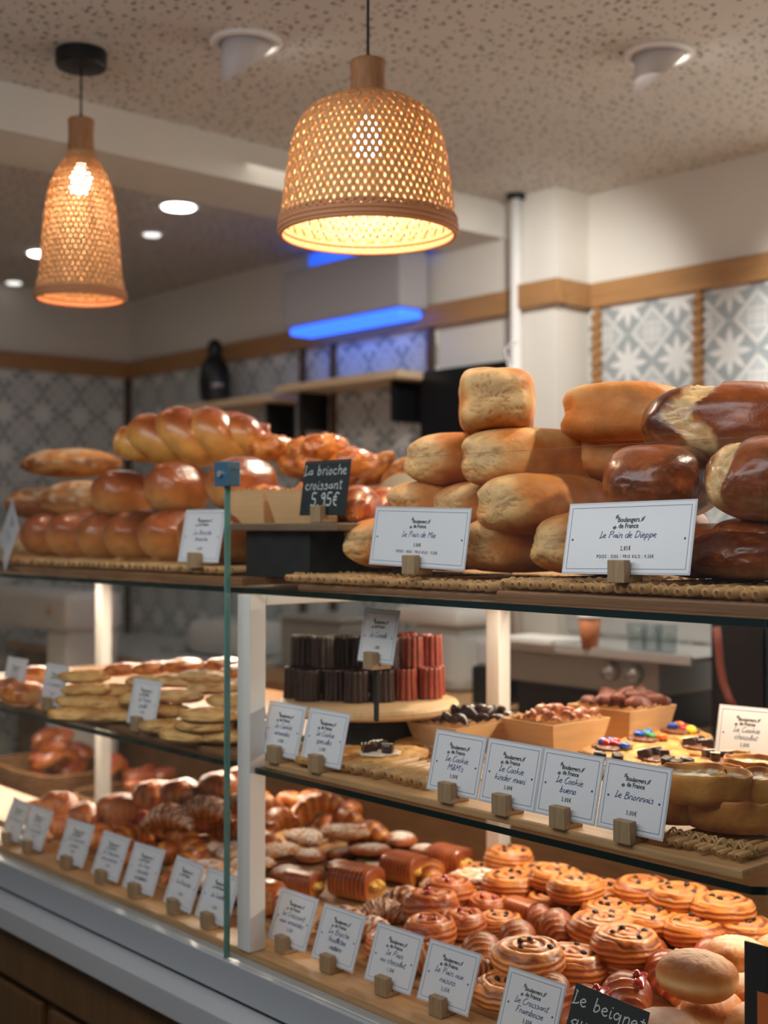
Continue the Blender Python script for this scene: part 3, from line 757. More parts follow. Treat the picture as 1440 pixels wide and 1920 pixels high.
def c_sugaroval(x, y, z, nz, n2):
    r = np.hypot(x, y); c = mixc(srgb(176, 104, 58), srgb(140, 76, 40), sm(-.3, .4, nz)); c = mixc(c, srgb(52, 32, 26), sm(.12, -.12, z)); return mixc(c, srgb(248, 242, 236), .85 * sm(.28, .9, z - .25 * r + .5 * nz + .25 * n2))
def c_sugarflat(x, y, z, nz, n2): return mixc(mixc(srgb(222, 160, 92), srgb(176, 104, 50), sm(-.3, .4, nz)), srgb(250, 246, 240), .9 * sm(-.1, .35, n2 + .4 * nz + .2 * z) * sm(-.3, .2, z))
def c_golden(x, y, z, nz, n2): return mixc(mixc(srgb(230, 152, 76), srgb(172, 92, 38), sm(-.3, .5, nz + .3 * z)), srgb(246, 206, 140), .5 * sm(.1, .6, n2))
def c_bun(x, y, z, nz, n2):
    c = mixc(srgb(220, 140, 72), srgb(178, 96, 44), sm(-.3, .6, nz + z * .4)); return mixc(c, srgb(244, 196, 130), .5 * (np.sin(x * 22 + nz * 2) > .3) * sm(-.1, .5, -z + .6))
def m_canele(seed, R=.0255, H=.058, nfl=12, c0=(58, 26, 20), c1=(22, 12, 12)):
    a = np.linspace(0, 2 * PI, 96, endpoint=False)[None, :]; v = np.linspace(0, 1, 26)[:, None]
    fl = np.abs(np.cos(a * nfl / 2)) ** .7
    rr = R * (1.0 - .10 * v) * (.84 + .16 * fl) * (1 - .06 * (v > .96)) 
    rr = rr * (1 + .03 * fbm(np.cos(a) * 3 + seed, np.sin(a) * 3, v * 4, seed))
    X = rr * np.cos(a); Y = rr * np.sin(a); Z = v * H + 0 * a + .0025 * fl * (v > .9)
    C = mixc(srgb(*c1), srgb(*c0), fl * .7 + .3 + 0 * v)
    w = np.linspace(1, .02, 12)[1:, None]
    rt = rr[-1:] * w; X2 = rt * np.cos(a); Y2 = rt * np.sin(a); Z2 = Z[-1:] * sm(.3, 1, w) + (1 - sm(.3, 1, w)) * (H - .007)
    C2 = mixc(srgb(*c1), srgb(*c0), .5 + 0 * Z2)
    return gridmesh('canele', np.concatenate([np.stack([X, Y, Z], -1), np.stack([X2, Y2, Z2], -1)]), np.concatenate([C, C2]), cara)
def m_tart(seed, A, B, H):
    """boat shaped tart: pastry case with raised rim and sugared filling"""
    a = np.linspace(0, 2 * PI, 80, endpoint=False)[None, :]
    prof = [(.86, 0), (.90, .0), (.955, .35), (1.0, .8), (1.01, .96), (.985, 1.03), (.95, 1.0), (.925, .86), (.9, .80), (.7, .79), (.45, .78), (.2, .79), (.02, .80)]
    P = []; C = []
    for i, (r, z) in enumerate(prof):
        nz = fbm(np.cos(a) * 2.2 * r + seed, np.sin(a) * 2.2 * r, 0 * a + z, seed); n2 = vn(np.cos(a) * 14 * r, np.sin(a) * 14 * r, 0 * a, seed)
        rim = 1 if 3 <= i <= 7 else 0
        P.append(np.stack([A * r * (1 + .03 * nz) * np.cos(a), B * r * (1 + .03 * nz) * np.sin(a), H * z + .004 * nz * rim + .0015 * n2 * (i > 8)], -1))
        if i <= 3: c = mixc(srgb(214, 160, 84), srgb(180, 122, 56), sm(-.3, .4, nz))
        elif i <= 7: c = mixc(srgb(214, 158, 88), srgb(160, 98, 48), sm(-.2, .4, nz))
        else: c = mixc(srgb(222, 184, 120), srgb(246, 238, 220), sm(-.2, .4, n2))
        C.append(c)
    return gridmesh('tart', np.concatenate(P), np.concatenate(C), crust)
def tri_chunk(seed, s, m, flat=.6):
    rng = random.Random(seed); bm = bmesh.new(); bmesh.ops.create_icosphere(bm, subdivisions=2, radius=s)
    for v in bm.verts:
        v.co = Vector((v.co.x, v.co.y * .8, v.co.z * flat)) * (1 + .28 * float(vn(v.co.x / s * 1.4 + seed, v.co.y / s * 1.4, v.co.z / s * 1.4, seed)))
    me = bpy.data.meshes.new('chunk'); bm.to_mesh(me); bm.free(); me.materials.append(m); me.polygons.foreach_set('use_smooth', [True] * len(me.polygons)); return me
def flakes(seed, n, fn, s, m):
    """scattered thin almond or chocolate flakes; fn(rng)-> point"""
    rng = random.Random(seed); q = MB()
    for i in range(n):
        p = fn(rng); q.box((0, 0, 0), (s * rng.uniform(.6, 1.2), s * rng.uniform(.4, .8), s * .16), M=Matrix.Translation(p) @ Euler((rng.uniform(-.7, .7), rng.uniform(-.7, .7), rng.uniform(0, 6))).to_matrix().to_4x4())
    return q.mesh('flakes', m)

# ---------------------------------------------------------------- placing
def hmax(me):
    return max(v.co.z for v in me.vertices)
def put(name, me, loc, rz, label, cat, group=None, rot=None, sc=1.0):
    o = bpy.data.objects.new(name, me); COL.objects.link(o); o.location = loc
    o.rotation_euler = rot if rot else (0, 0, rz); o.scale = (sc, sc, sc)
    return tag(o, label, cat, group)
ORD = ['first', 'second', 'third', 'fourth', 'fifth', 'sixth', 'seventh', 'eighth', 'ninth', 'tenth', 'eleventh', 'twelfth', 'thirteenth', 'fourteenth', 'fifteenth', 'sixteenth']
# ================================================================ LETTERING
GL = {  # hand-written strokes, x-height 5
 'a': (6, '44 24 12 21 41 54|55 51 62'.replace('12', '02')), 'b': (6, '19 11 10|13 35 53 41 20 12'), 'c': (5, '44 25 03 11 30 51'), 'd': (6, '44 25 03 11 30 53|59 51 60'),
 'e': (5, '02 33 44 25 03 11 30 51'), 'f': (4, '58 49 28 15 10|05 45'), 'g': (6, '44 25 03 11 31 54|55 5a 3b 1a'), 'h': (6, '19 10|13 35 54 50 61'), 'i': (3, '15 11 20 31|17 27'),
 'k': (6, '19 10|54 23 60'), 'l': (3, '12 37 29 17 11 20 31'), 'm': (9, '15 10|13 35 44 40|43 65 84 80 91'), 'n': (6, '15 10|13 35 54 50 61'), 'o': (5, '35 14 02 20 42 34 25'),
 'p': (6, '15 1b|13 35 53 41 20 12'), 'q': (6, '44 25 03 11 31 54|55 5b'), 'r': (4, '15 10|13 25 45'), 's': (5, '44 25 14 33 41 20 01'), 't': (4, '28 21 30 41|06 46'), 'u': (6, '15 12 20 41 54|55 51 61'),
 'v': (5, '05 20 45'), 'x': (5, '05 40|45 00'), 'y': (5, '05 22|45 1b'), 'z': (5, '05 45 00 41'), 'j': (3, '25 2b 0a'), 'w': (8, '05 20 34 50 75'),
 'L': (6, '38 19 28 21 10 20 51 62'), 'P': (7, '19 10|08 29 59 67 45 15'), 'D': (8, '19 10|08 49 75 51 10'), 'M': (9, '10 19 44 79 80'), 'C': (7, '68 39 05 11 40 62'), 'B': (7, '19 10|08 49 57 25|25 64 61 30 10'), 'F': (6, '19 10|09 69|15 45'),
 'S': (6, '58 29 07 35 52 20 01'), "'": (2, '19 17'), '&': (7, '60 37 29 47 12 20 42 63'), ',': (2, '11 0b'), '5': (6, '59 19 15 45 52 30 01'), '9': (6, '57 39 17 35 57|57 50'), '\u20ac': (7, '68 39 15 21 50|06 46|04 44'), ' ': (4, ''),
 '0': (6, '39 16 13 30 53 56 39'), '3': (6, '18 39 57 35 52 30 11'), '2': (6, '17 39 57 20 60'), '8': (6, '39 17 35 52 30 12 35 57 39'), '7': (6, '19 59 20'), '4': (6, '39 13 63|47 40'), '6': (6, '49 14 30 52 35 13'), '1': (4, '17 29 20'), '-': (5, '13 43'),
}
def strokes(text, size, shear=.0, gap=1.0):
    """list of smooth polylines (x, y) and the width"""
    out = []; x = 0; k = size / 5
    for ch in text:
        w, st = GL.get(ch, GL['o'])
        for pl in st.split('|'):
            pts = []
            for tok in pl.split():
                yv = tok[1]; yy = {'a': -3, 'b': -4}.get(yv); yy = int(yv) if yy is None else yy
                pts.append((x + int(tok[0]), yy))
            if len(pts) < 2: continue
            sp = []
            for i in range(len(pts) - 1):
                p0 = pts[max(i - 1, 0)]; p1 = pts[i]; p2 = pts[i + 1]; p3 = pts[min(i + 2, len(pts) - 1)]
                for j in range(4):
                    t = j / 4
                    sp.append(tuple(.5 * ((2 * p1[c]) + (-p0[c] + p2[c]) * t + (2 * p0[c] - 5 * p1[c] + 4 * p2[c] - p3[c]) * t * t + (-p0[c] + 3 * p1[c] - 3 * p2[c] + p3[c]) * t ** 3) for c in (0, 1)))
            sp.append(pts[-1]); out.append([((a + shear * b) * k, b * k) for a, b in sp])
        x += w + gap
    return out, (x - gap) * k
def ribbon(q, pl, w, z, ox, oy, mi=0):
    n = len(pl); L = []; R = []
    for i, (x, y) in enumerate(pl):
        a = pl[max(i - 1, 0)]; b = pl[min(i + 1, n - 1)]; dx, dy = b[0] - a[0], b[1] - a[1]; d = math.hypot(dx, dy) or 1
        nx, ny = -dy / d * w / 2, dx / d * w / 2
        L.append(q.bm.verts.new((ox + x + nx, oy + y + ny, z))); R.append(q.bm.verts.new((ox + x - nx, oy + y - ny, z)))
    for i in range(n - 1):
        f = q.bm.faces.new((L[i], L[i + 1], R[i + 1], R[i])); f.material_index = mi
def hand(q, text, size, cx, y, w, shear=.25, gap=.6, z=.0009, left=False):
    st, wd = strokes(text, size, shear, gap)
    ox = cx if left else cx - wd / 2
    for pl in st: ribbon(q, pl, w, z, ox, y)
FC = {}
def fontmesh(text, size, offset=0, sx=1.0, sp=1.0):
    key = (text, size, offset, sx, sp)
    if key not in FC:
        c = bpy.data.curves.new('t', 'FONT'); c.body = text; c.size = size; c.align_x = 'CENTER'; c.offset = offset; c.resolution_u = 3; c.space_character = sp
        o = bpy.data.objects.new('t', c); COL.objects.link(o)
        dg = bpy.context.evaluated_depsgraph_get(); dg.update(); me = bpy.data.meshes.new_from_object(o.evaluated_get(dg))
        bpy.data.objects.remove(o)
        FC[key] = ([(v.co.x * sx, v.co.y) for v in me.vertices], [tuple(p.vertices) for p in me.polygons]); bpy.data.meshes.remove(me)
    return FC[key]
def ftext(q, text, size, cx, y, z=.0009, offset=0, sx=1.0, sp=1.0):
    vs, fs = fontmesh(text, size, offset, sx, sp)
    b = [q.bm.verts.new((cx + x, y + yy, z)) for x, yy in vs]
    for f in fs:
        try: q.bm.faces.new([b[i] for i in f])
        except ValueError: pass
def block_mesh():
    """small L shaped wooden card holder, front towards -Y"""
    q = MB(); q.box2((-.014, -.010, 0), (.014, .004, .030), bev=.0015); q.box2((-.014, .0075, 0), (.014, .030, .012), bev=.0015); q.box2((-.014, .003, 0), (.014, .009, .006))
    return q.mesh('holder', hold)
BLOCK = block_mesh()
PLAST = glass_mat('laminate_film', (.97, .98, 1.0))
def price_card(base, w, h, tilt, rz, lines, price, title, extra='', desc='', roll=0, scale=1.0, logo=True, group=None):
    """base = world point at the foot of the holder; card stands in it, facing -Y"""
    R = Matrix.Translation(base) @ Matrix.Rotation(rz, 4, 'Z')
    b = link('card_holder', BLOCK); b.matrix_world = R
    tag(b, 'small wooden block holding %s' % title, 'card holder', 'wooden card holders')
    M = R @ Matrix.Translation((0, .0058, .013)) @ Matrix.Rotation(roll, 4, 'Y') @ Matrix.Rotation(PI / 2 - tilt, 4, 'X') 
    t = empty('price_card'); t.matrix_world = M
    tag(t, desc, 'price card', group)
    q = MB(); q.box2((-w / 2, 0, -.0006), (w / 2, h, .0004)); sh = q.obj('card_sheet', paper, t)
    q = MB(); q.box2((-w / 2 - .0025, -.0025, -.0003), (w / 2 + .0025, h + .0025, .0001)); q.obj('laminate_edge', mat('laminate_edge', srgb(196, 200, 208), rough=.2), t)
    q = MB(); m = .0045; lw = .0006
    for a, bb in (((-w / 2 + m, m), (w / 2 - m, m + lw)), ((-w / 2 + m, h - m - lw), (w / 2 - m, h - m)), ((-w / 2 + m, m), (-w / 2 + m + lw, h - m)), ((w / 2 - m - lw, m), (w / 2 - m, h - m))):
        q.box2((a[0], a[1], .0004), (bb[0], bb[1], .0006))
    for sx in (-1, 1):
        q.cyl((sx * (w / 2 - .0105), h * .48, .0004), (sx * (w / 2 - .0105), h * .48, .0007), .0016, n=10)
    q.obj('printed_border', inkb, sh)
    q = MB(); s = .0085 * scale
    if logo:
        ftext(q, 'Boulangers', s, 0, h - .020 * scale - .003, offset=.00015, sx=.86); ftext(q, 'de France', s, 0.0008, h - .0275 * scale - .003, offset=.00015, sx=.86)
        for i in range(3):
            xx = .0215 * scale; yy = h - .0150 * scale - .003 - i * .0016; q.box((xx - i * .001, yy, .0008), (.0055 * scale, .0007, .0002), M=Matrix.Translation((xx, yy, 0)) @ Matrix.Rotation(.5, 4, 'Z') @ Matrix.Translation((-xx, -yy, 0)))
            xx = -.0205 * scale; yy = h - .0275 * scale - .003 - i * .0016 + .002; q.box((xx + i * .001, yy, .0008), (.0050 * scale, .0007, .0002), M=Matrix.Translation((xx, yy, 0)) @ Matrix.Rotation(.5, 4, 'Z') @ Matrix.Translation((-xx, -yy, 0)))
            xx = -.0175 * scale; yy = h - .0135 * scale - .003 + i * .0016 - .0015; q.box((xx, yy, .0008), (.0045 * scale, .0007, .0002), M=Matrix.Translation((xx, yy, 0)) @ Matrix.Rotation(.5, 4, 'Z') @ Matrix.Translation((-xx, -yy, 0)))
    q.obj('logo_print', inkk, sh)
    q = MB()
    if price: ftext(q, price, .0082, 0, (.0215 if not extra else .0300), offset=.00006, sx=.7, sp=1.3)
    if extra: ftext(q, extra, .0066, 0, .0195, offset=.00005, sx=.72, sp=1.35)
    if price: q.obj('price_print', inkk, sh)
    else: q.bm.free()
    q = MB(); n = len(lines); y0 = h * .47 if n == 1 else h * .52
    if extra: y0 = h * .50
    for i, ln in enumerate(lines): hand(q, ln, .0050, 0, y0 - i * .0125, .0008, shear=.35, gap=.3)
    q.obj('blue_lettering', inkb, sh)
    return t
# the cards: (name lines, price, foot of the holder: pixel on the shelf surface, Y, ...)
def foot(px, py, z): return PZ(px, py, z)
def cardz(px, py, z, lines, price, **kw):
    # foot given as the pixel of the holder's front bottom
    p = PZ(px, py, z); yy = max(p.y, 1.338); p = Vector((p.x if p.y >= 1.338 else PY(px, py, yy).x, yy + .010, z)); nm = ' '.join(lines)
    kw.setdefault('title', 'the %s card' % nm); kw.setdefault('desc', 'white price card reading %s' % nm)
    w = kw.pop('w', .104); h = kw.pop('h', .088); tl = kw.pop('tilt', math.radians(15)); rz = kw.pop('rz', 0)
    return price_card(p, w, h, tl, rz, lines, price, **kw)
ZTS = ZT + .001; ZMS = ZM + .0
ZB = .8005
rnd = random.Random(5)
# shelf boards first
def board(name, a, b, m, lab, cat='board', bev=.003):
    a = Vector(a); b = Vector(b); c = Vector(((a.x + b.x) / 2, (a.y + b.y) / 2, min(a.z, b.z)))
    o = MB().box2(a - c, b - c, bev).obj(name, m, loc=c); return tag(o, lab, cat)
MBZ = ZM + .013
xm = PY(1235, 1600, 1.36).x
board('wooden_board', (-1.84, 1.345, ZM + .0005), (-.87, 1.95, MBZ), wood, 'light wooden board lying on the middle glass shelf of the right case')
board('wooden_board', (-3.45, 1.345, ZM + .0005), (-1.90, 1.95, MBZ), woodd, 'brown wooden board lying on the middle glass shelf of the left case')
# BOTTOM DECK CARDS (right case)
DZ = .8008
for px, py, ln, pr in [(523, 1788, ['Le Croissant', 'aux amandes'], '2,50\u20ac'), (608, 1825, ['La Brioche', 'feuillet\u00e9e', 'nature'], '2,50\u20ac'), (712, 1868, ['Le Pain', 'au chocolat'], '1,50\u20ac'), (815, 1907, ['Le Pain aux', 'raisins'], '2,35\u20ac'), (968, 1972, ['Le Croissant', 'Framboise'], '3,00\u20ac'), (1330, 2115, ['Le Croissant'], '3,00\u20ac')]:
    ln2 = [l.replace('\u00e9', 'e') for l in ln]
    cardz(px, py, DZ, ln2, pr, tilt=math.radians(20), desc='white price card reading %s on the bottom deck' % ' '.join(ln2), rz=rnd.uniform(-.05, .05))
# left case bottom row
LC = [(6, 1607, ['Le Croissant'], 'leftmost of seven'), (45, 1622, ['Le Pain', 'au chocolat'], 'second from the left of seven'), (118, 1645, ['Le Croissant', 'jambon'], 'third from the left of seven'), (183, 1662, ['Le Chausson', 'aux pommes'], 'fourth of seven'), (245, 1688, ['Le Pain', 'chocolat', 'amandes'], 'fifth from the left of seven'), (318, 1718, ['La Brioche'], 'sixth from the left of seven'), (382, 1745, ['Le Sable'], 'rightmost of seven')]
for px, py, ln, d in LC:
    cardz(px, py, DZ, ln, '2,50\u20ac', tilt=math.radians(20), desc='white bottom deck card left of the glass joint, %s' % d, title='the bottom left case card %s' % d.split(',')[0], rz=rnd.uniform(-.08, .08))
# middle shelf cards, right
for px, py, ln, pr in [(508, 1445, ['Le Cookie', 'amandes'], '3,00\u20ac'), (586, 1467, ['Le Cookie', 'speculos'], '3,00\u20ac'), (832, 1519, ['Le Cookie', "M&M's"], '3,00\u20ac'), (934, 1545, ['Le Cookie', 'kinder maxi'], '3,00\u20ac'), (1043, 1567, ['Le Cookie', 'bueno'], '3,00\u20ac'), (1165, 1597, ['Le Brionnais'], '3,00\u20ac')]:
    p = PY(px, py, 1.358); p.z = MBZ
    cardz(px, PZ(px, py, MBZ).z and py, MBZ, ln, pr, desc='white price card reading %s on the middle shelf' % ' '.join(ln), tilt=math.radians(14))
cardz(1385, 1440, MBZ + .001, ['Le Cookie', 'chocolat'], '3,00\u20ac', desc='white price card at the far right of the middle shelf behind the tartlets', title='the card behind the tartlets', rz=.15)
# middle shelf cards, left
for px, py, ln, d in [(8, 1352, ['Le Pain', 'nordique'], 'at the left edge of the photo'), (82, 1367, ['Le Sandwich'], 'beside the round rolls'), (250, 1400, ['Le Panini', 'poulet'], 'in front of the flat cookies')]:
    cardz(px, py, MBZ, ln, '3,50\u20ac', desc='white price card on the left middle shelf %s' % d, title='the left middle shelf card %s' % d, tilt=math.radians(12))
# top shelf cards
TZB = ZT + .026
p = Vector((PY(780, 1092, 1.36).x, 1.352, ZT + .035))
BIGC = dict(w=.204, h=.086)
price_card(p, .214, .090, math.radians(8), 0, ['Le Pain de Mie'], '3,00\u20ac', 'the Le Pain de Mie card', 'POIDS : 400G / PRIX KILO : 9,50\u20ac', 'wide white price card reading Le Pain de Mie before the tan loaves', roll=math.radians(1.5))
p = Vector((PY(1170, 1103, 1.36).x, 1.352, ZT + .035))
price_card(p, .206, .094, math.radians(12), 0, ['Le Pain de Dieppe'], '2,85\u20ac', 'the Le Pain de Dieppe card', 'POIDS : 350G / PRIX KILO : 9,50\u20ac', 'wide white price card reading Le Pain de Dieppe before the dark loaves', roll=math.radians(-1.0), scale=1.12)
p = Vector((PY(373, 1062, 1.37).x, 1.362, ZT + .030))
price_card(p, .116, .100, math.radians(12), .12, ['La Brioche', 'tranche'], '4,50\u20ac', 'the card before the brioche loaves', '', 'white price card in front of the shiny brioche loaves on the top shelf')
p = Vector((PY(5, 1075, 1.36).x, 1.352, ZT + .030))
price_card(p, .18, .11, math.radians(14), -.35, ['La Baguette'], '', 'the tilted card at the left photo edge', '', 'white price card tilted sideways at the left edge on the top shelf', roll=math.radians(24))
# chalkboards
def chalk_sign(base, w, h, tilt, rz, rows, label, title, roll=0):
    R = Matrix.Translation(base) @ Matrix.Rotation(rz, 4, 'Z')
    b = link('card_holder', BLOCK); b.matrix_world = R; tag(b, 'small wooden block holding %s' % title, 'card holder', 'wooden card holders')
    t = empty('chalk_sign'); t.matrix_world = R @ Matrix.Translation((0, .0058, .013)) @ Matrix.Rotation(roll, 4, 'Y') @ Matrix.Rotation(PI / 2 - tilt, 4, 'X')
    tag(t, label, 'chalk sign')
    MB().box2((-w / 2, 0, -.001), (w / 2, h, .0005)).obj('slate_sheet', slate, t)
    q = MB()
    for txt, sz, cx, y, wd in rows: hand(q, txt, sz, cx, y, wd, shear=.12, gap=1.1)
    q.obj('chalk_writing', chalk, t)
# ================================================================ TOP SHELF
def cane_tray(x0, x1, y0, y1, z, lab, n, seed):
    """tray of cane rods laid front to back, bound with wicker"""
    rng = random.Random(seed); c = Vector(((x0 + x1) / 2, y0, z)); t = empty('cane_tray', c, 0, lab, 'tray')
    q = MB(); W = x1 - x0; ends = []
    for i in range(n):
        x = -W / 2 + W * (i + .5) / n; r = min(.0105, W / n * .34) + rng.uniform(-.0008, .0008); j = rng.uniform(-.006, .006); zz = .0026 + r + rng.uniform(0, .001); ends.append((x, j, zz, r))
        q.cyl((x, j, zz), (x, y1 - y0, zz), r, r, n=10); 
    q.obj('cane_rods', cane, t, True)
    q = MB()
    for i in range(n):
        x, j, zz, r = ends[i]; q.cyl((x, j - .0006, zz), (x, j - .0001, zz), r * .45, n=8)
    q.obj('rod_cores', mat('cane_core', srgb(120, 80, 44), rough=.8), t)
    q = MB()
    for ky, yy in enumerate((.022, .032, .12, .22)):
        for ph in (0, PI):
            q.tube([(-W / 2 + W * i / (n * 4), yy + .002 * math.sin(i), .0098 + .0078 * math.sin(i * PI / 4 + ph + ky)) for i in range(n * 4 + 1)], .0018, 5)
    q.obj('wicker_binding', canew, t, True)
    return t
board('wooden_board', (PY(930, 1130, 1.345).x, 1.345, ZT + .0005), (XR + .12, 1.93, ZT + .017), woodd, 'brown plank under the cane trays on the right of the top shelf')
board('wooden_board', (PY(545, 1100, 1.345).x, 1.36, ZT + .0005), (PY(924, 1130, 1.345).x, 1.93, ZT + .010), woodd, 'thin brown board under the cane tray of tan loaves')
board('wooden_board', (-3.4, 1.36, ZT + .0005), (-1.93, 1.93, ZT + .016), woodd, 'long brown board under the brioche on the left of the top shelf')
cane_tray(PY(528, 1090, 1.352).x, PY(922, 1100, 1.352).x, 1.352, 1.9, ZT + .0105, 'pale cane rod tray under the tan sandwich loaves', 26, 1)
cane_tray(PY(928, 1100, 1.348).x, XR + .1, 1.350, 1.9, ZT + .0172, 'cane rod tray under the dark glossy loaves', 30, 2)
cane_tray(-3.3, PY(413, 1060, 1.37).x, 1.367, 1.9, ZT + .0165, 'cane rod tray under the shiny brioche at left', 58, 3)

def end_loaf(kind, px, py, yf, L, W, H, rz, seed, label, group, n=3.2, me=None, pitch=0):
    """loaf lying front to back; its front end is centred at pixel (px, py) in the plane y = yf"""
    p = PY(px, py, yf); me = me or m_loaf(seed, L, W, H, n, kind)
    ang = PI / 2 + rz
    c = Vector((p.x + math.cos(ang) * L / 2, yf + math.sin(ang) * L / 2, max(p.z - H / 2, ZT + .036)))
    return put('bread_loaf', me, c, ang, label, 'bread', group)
TG = 'tan sandwich loaves stacked on the cane tray'
T0 = ZT + .036
def pxH(y, px, yw): return PY(px, y, yw).z
S = [(655, 1041, 1.41, .29, .112, .094, 'left end of the bottom row, lit on its left'), (755, 1045, 1.41, .29, .118, .096, 'bottom row, behind the Le Pain de Mie card'), (884, 1048, 1.41, .29, .118, .095, 'bottom row, between the two wide price cards'), (1012, 1038, 1.41, .29, .120, .098, 'right end of the bottom row, beside the Dieppe card'),
     (735, 950, 1.43, .28, .112, .094, 'second row, leftmost, above the white card'), (828, 951, 1.45, .28, .108, .092, 'second row, shaded one in the middle'), (918, 944, 1.40, .29, .122, .100, 'second row, large loaf at right'),
     (782, 858, 1.45, .27, .115, .094, 'third row at left'), (882, 856, 1.43, .29, .120, .098, 'long one of the third row under the top loaf')]
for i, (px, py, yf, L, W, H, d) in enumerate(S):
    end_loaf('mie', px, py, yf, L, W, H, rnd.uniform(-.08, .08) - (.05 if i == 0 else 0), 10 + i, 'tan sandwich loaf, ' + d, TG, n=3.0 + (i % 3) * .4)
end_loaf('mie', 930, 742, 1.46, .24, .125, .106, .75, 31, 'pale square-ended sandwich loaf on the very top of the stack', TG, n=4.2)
p = PY(1141, 767, 1.60); put('bread_loaf', m_loaf(33, .20, .12, .094, 3.6, 'mie'), (p.x, 1.64, p.z - .049), .35, 'orange tan sandwich loaf standing alone at the top right of the pale stack', 'bread', TG)
p = PY(1185, 850, 1.72); put('bread_loaf', m_loaf(34, .17, .11, .10, 3.0, 'mie'), (p.x, 1.69, p.z - .05), .5, 'tan sandwich loaf underneath the lone top right loaf', 'bread', TG)
DG = 'dark glossy Dieppe loaves on the right'
Dd = [(1186, 899, 1.42, .20, .148, .110, 0.2, 51, 'dark brown glossy round loaf just above the Dieppe card'), (1372, 893, 1.41, .21, .155, .118, -.1, 52, 'dark glossy loaf with a pale torn split at the right glass edge'),
      (1362, 1068, 1.42, .24, .16, .072, .1, 53, 'dark loaf at the bottom right of the top shelf'), (1375, 1000, 1.46, .20, .14, .050, -.15, 54, 'dark shaded loaf squeezed between two others at right'), (1243, 1045, 1.44, .20, .12, .078, -.1, 55, 'dark loaf hidden behind the Dieppe card, bottom row'),
      (1150, 985, 1.50, .22, .14, .075, .1, 56, 'dark loaf hidden behind the Dieppe card, upper row')]
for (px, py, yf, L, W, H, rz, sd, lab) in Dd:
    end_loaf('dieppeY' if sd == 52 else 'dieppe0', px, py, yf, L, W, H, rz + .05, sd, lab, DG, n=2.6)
p = PY(1362, 792, 1.60); put('bread_loaf', m_loaf(57, .27, .17, .125, 2.6, 'dieppe'), (p.x, 1.62, p.z - .064), .45, 'large glossy dark loaf with pale torn end on top at right', 'bread', DG)

# left: brioches
BG = 'shiny brioche loaves at the left of the top shelf'
R1 = [(66, 1022), (118, 1018), (173, 1016), (228, 1016), (296, 1016), (362, 1024), (416, 1026)]
names = ['leftmost and most shaded', 'second from the left', 'third from the left', 'fourth from the left', 'fifth, the widest', 'sixth, behind the price card', 'last, beside the glass joint']
for i, (px, py) in enumerate(R1):
    d = PY(px, py, 1.44); W = .118; me = m_tranche(60 + i, W, .17, .112)
    put('brioche_loaf', me, (d.x, 1.44 + .05, T0 - .001), PI / 2 + rnd.uniform(-.1, .25), 'domed brioche loaf of the lower row, ' + names[i], 'bread', BG)
R2 = [(192, 926, 'lower left one under the crusty loaf'), (293, 916, 'middle one of the upper row'), (413, 908, 'right one of the upper row, beside the clip')]
for i, (px, py, nm) in enumerate(R2):
    p = PY(px, py, 1.46); me = m_tranche(70 + i, .126, .15, .116)
    put('brioche_loaf', me, (p.x, 1.46 + .055, p.z - .058), PI / 2 + .15, 'domed brioche loaf, ' + nm, 'bread', BG)
CG = 'crusty floured loaves at the far left'
p = PY(92, 937, 1.46); put('crusty_loaf', m_loaf(81, .23, .12, .10, 2.2, 'country'), (p.x, 1.56, p.z - .05), .9, 'crusty loaf with a dark tear, under the long crusty one', 'bread', CG)
p = PY(22, 942, 1.5); put('crusty_loaf', m_loaf(82, .22, .11, .09, 2.2, 'country'), (p.x, 1.60, p.z - .045), 1.1, 'pale crusty loaf cut by the left edge of the photo', 'bread', CG)
p = PY(-20, 1022, 1.5); put('crusty_loaf', m_loaf(84, .22, .13, .10, 2.2, 'country'), (p.x, 1.60, p.z - .05), 1.1, 'crusty loaf at the left photo edge in the bottom row', 'bread', CG)
p = PY(120, 868, 1.60); put('crusty_loaf', m_loaf(83, .30, .10, .078, 2.1, 'country'), (p.x, 1.62, p.z - .039), .55, 'long crusty loaf lying on top at the far left', 'bread', CG)
p = PY(352, 824, 1.60); put('plaited_brioche', m_braid(3, .37, .19, .118, 3), (p.x, 1.62, p.z - .052), .62, 'large plaited golden brown brioche on top of the loaves', 'brioche')
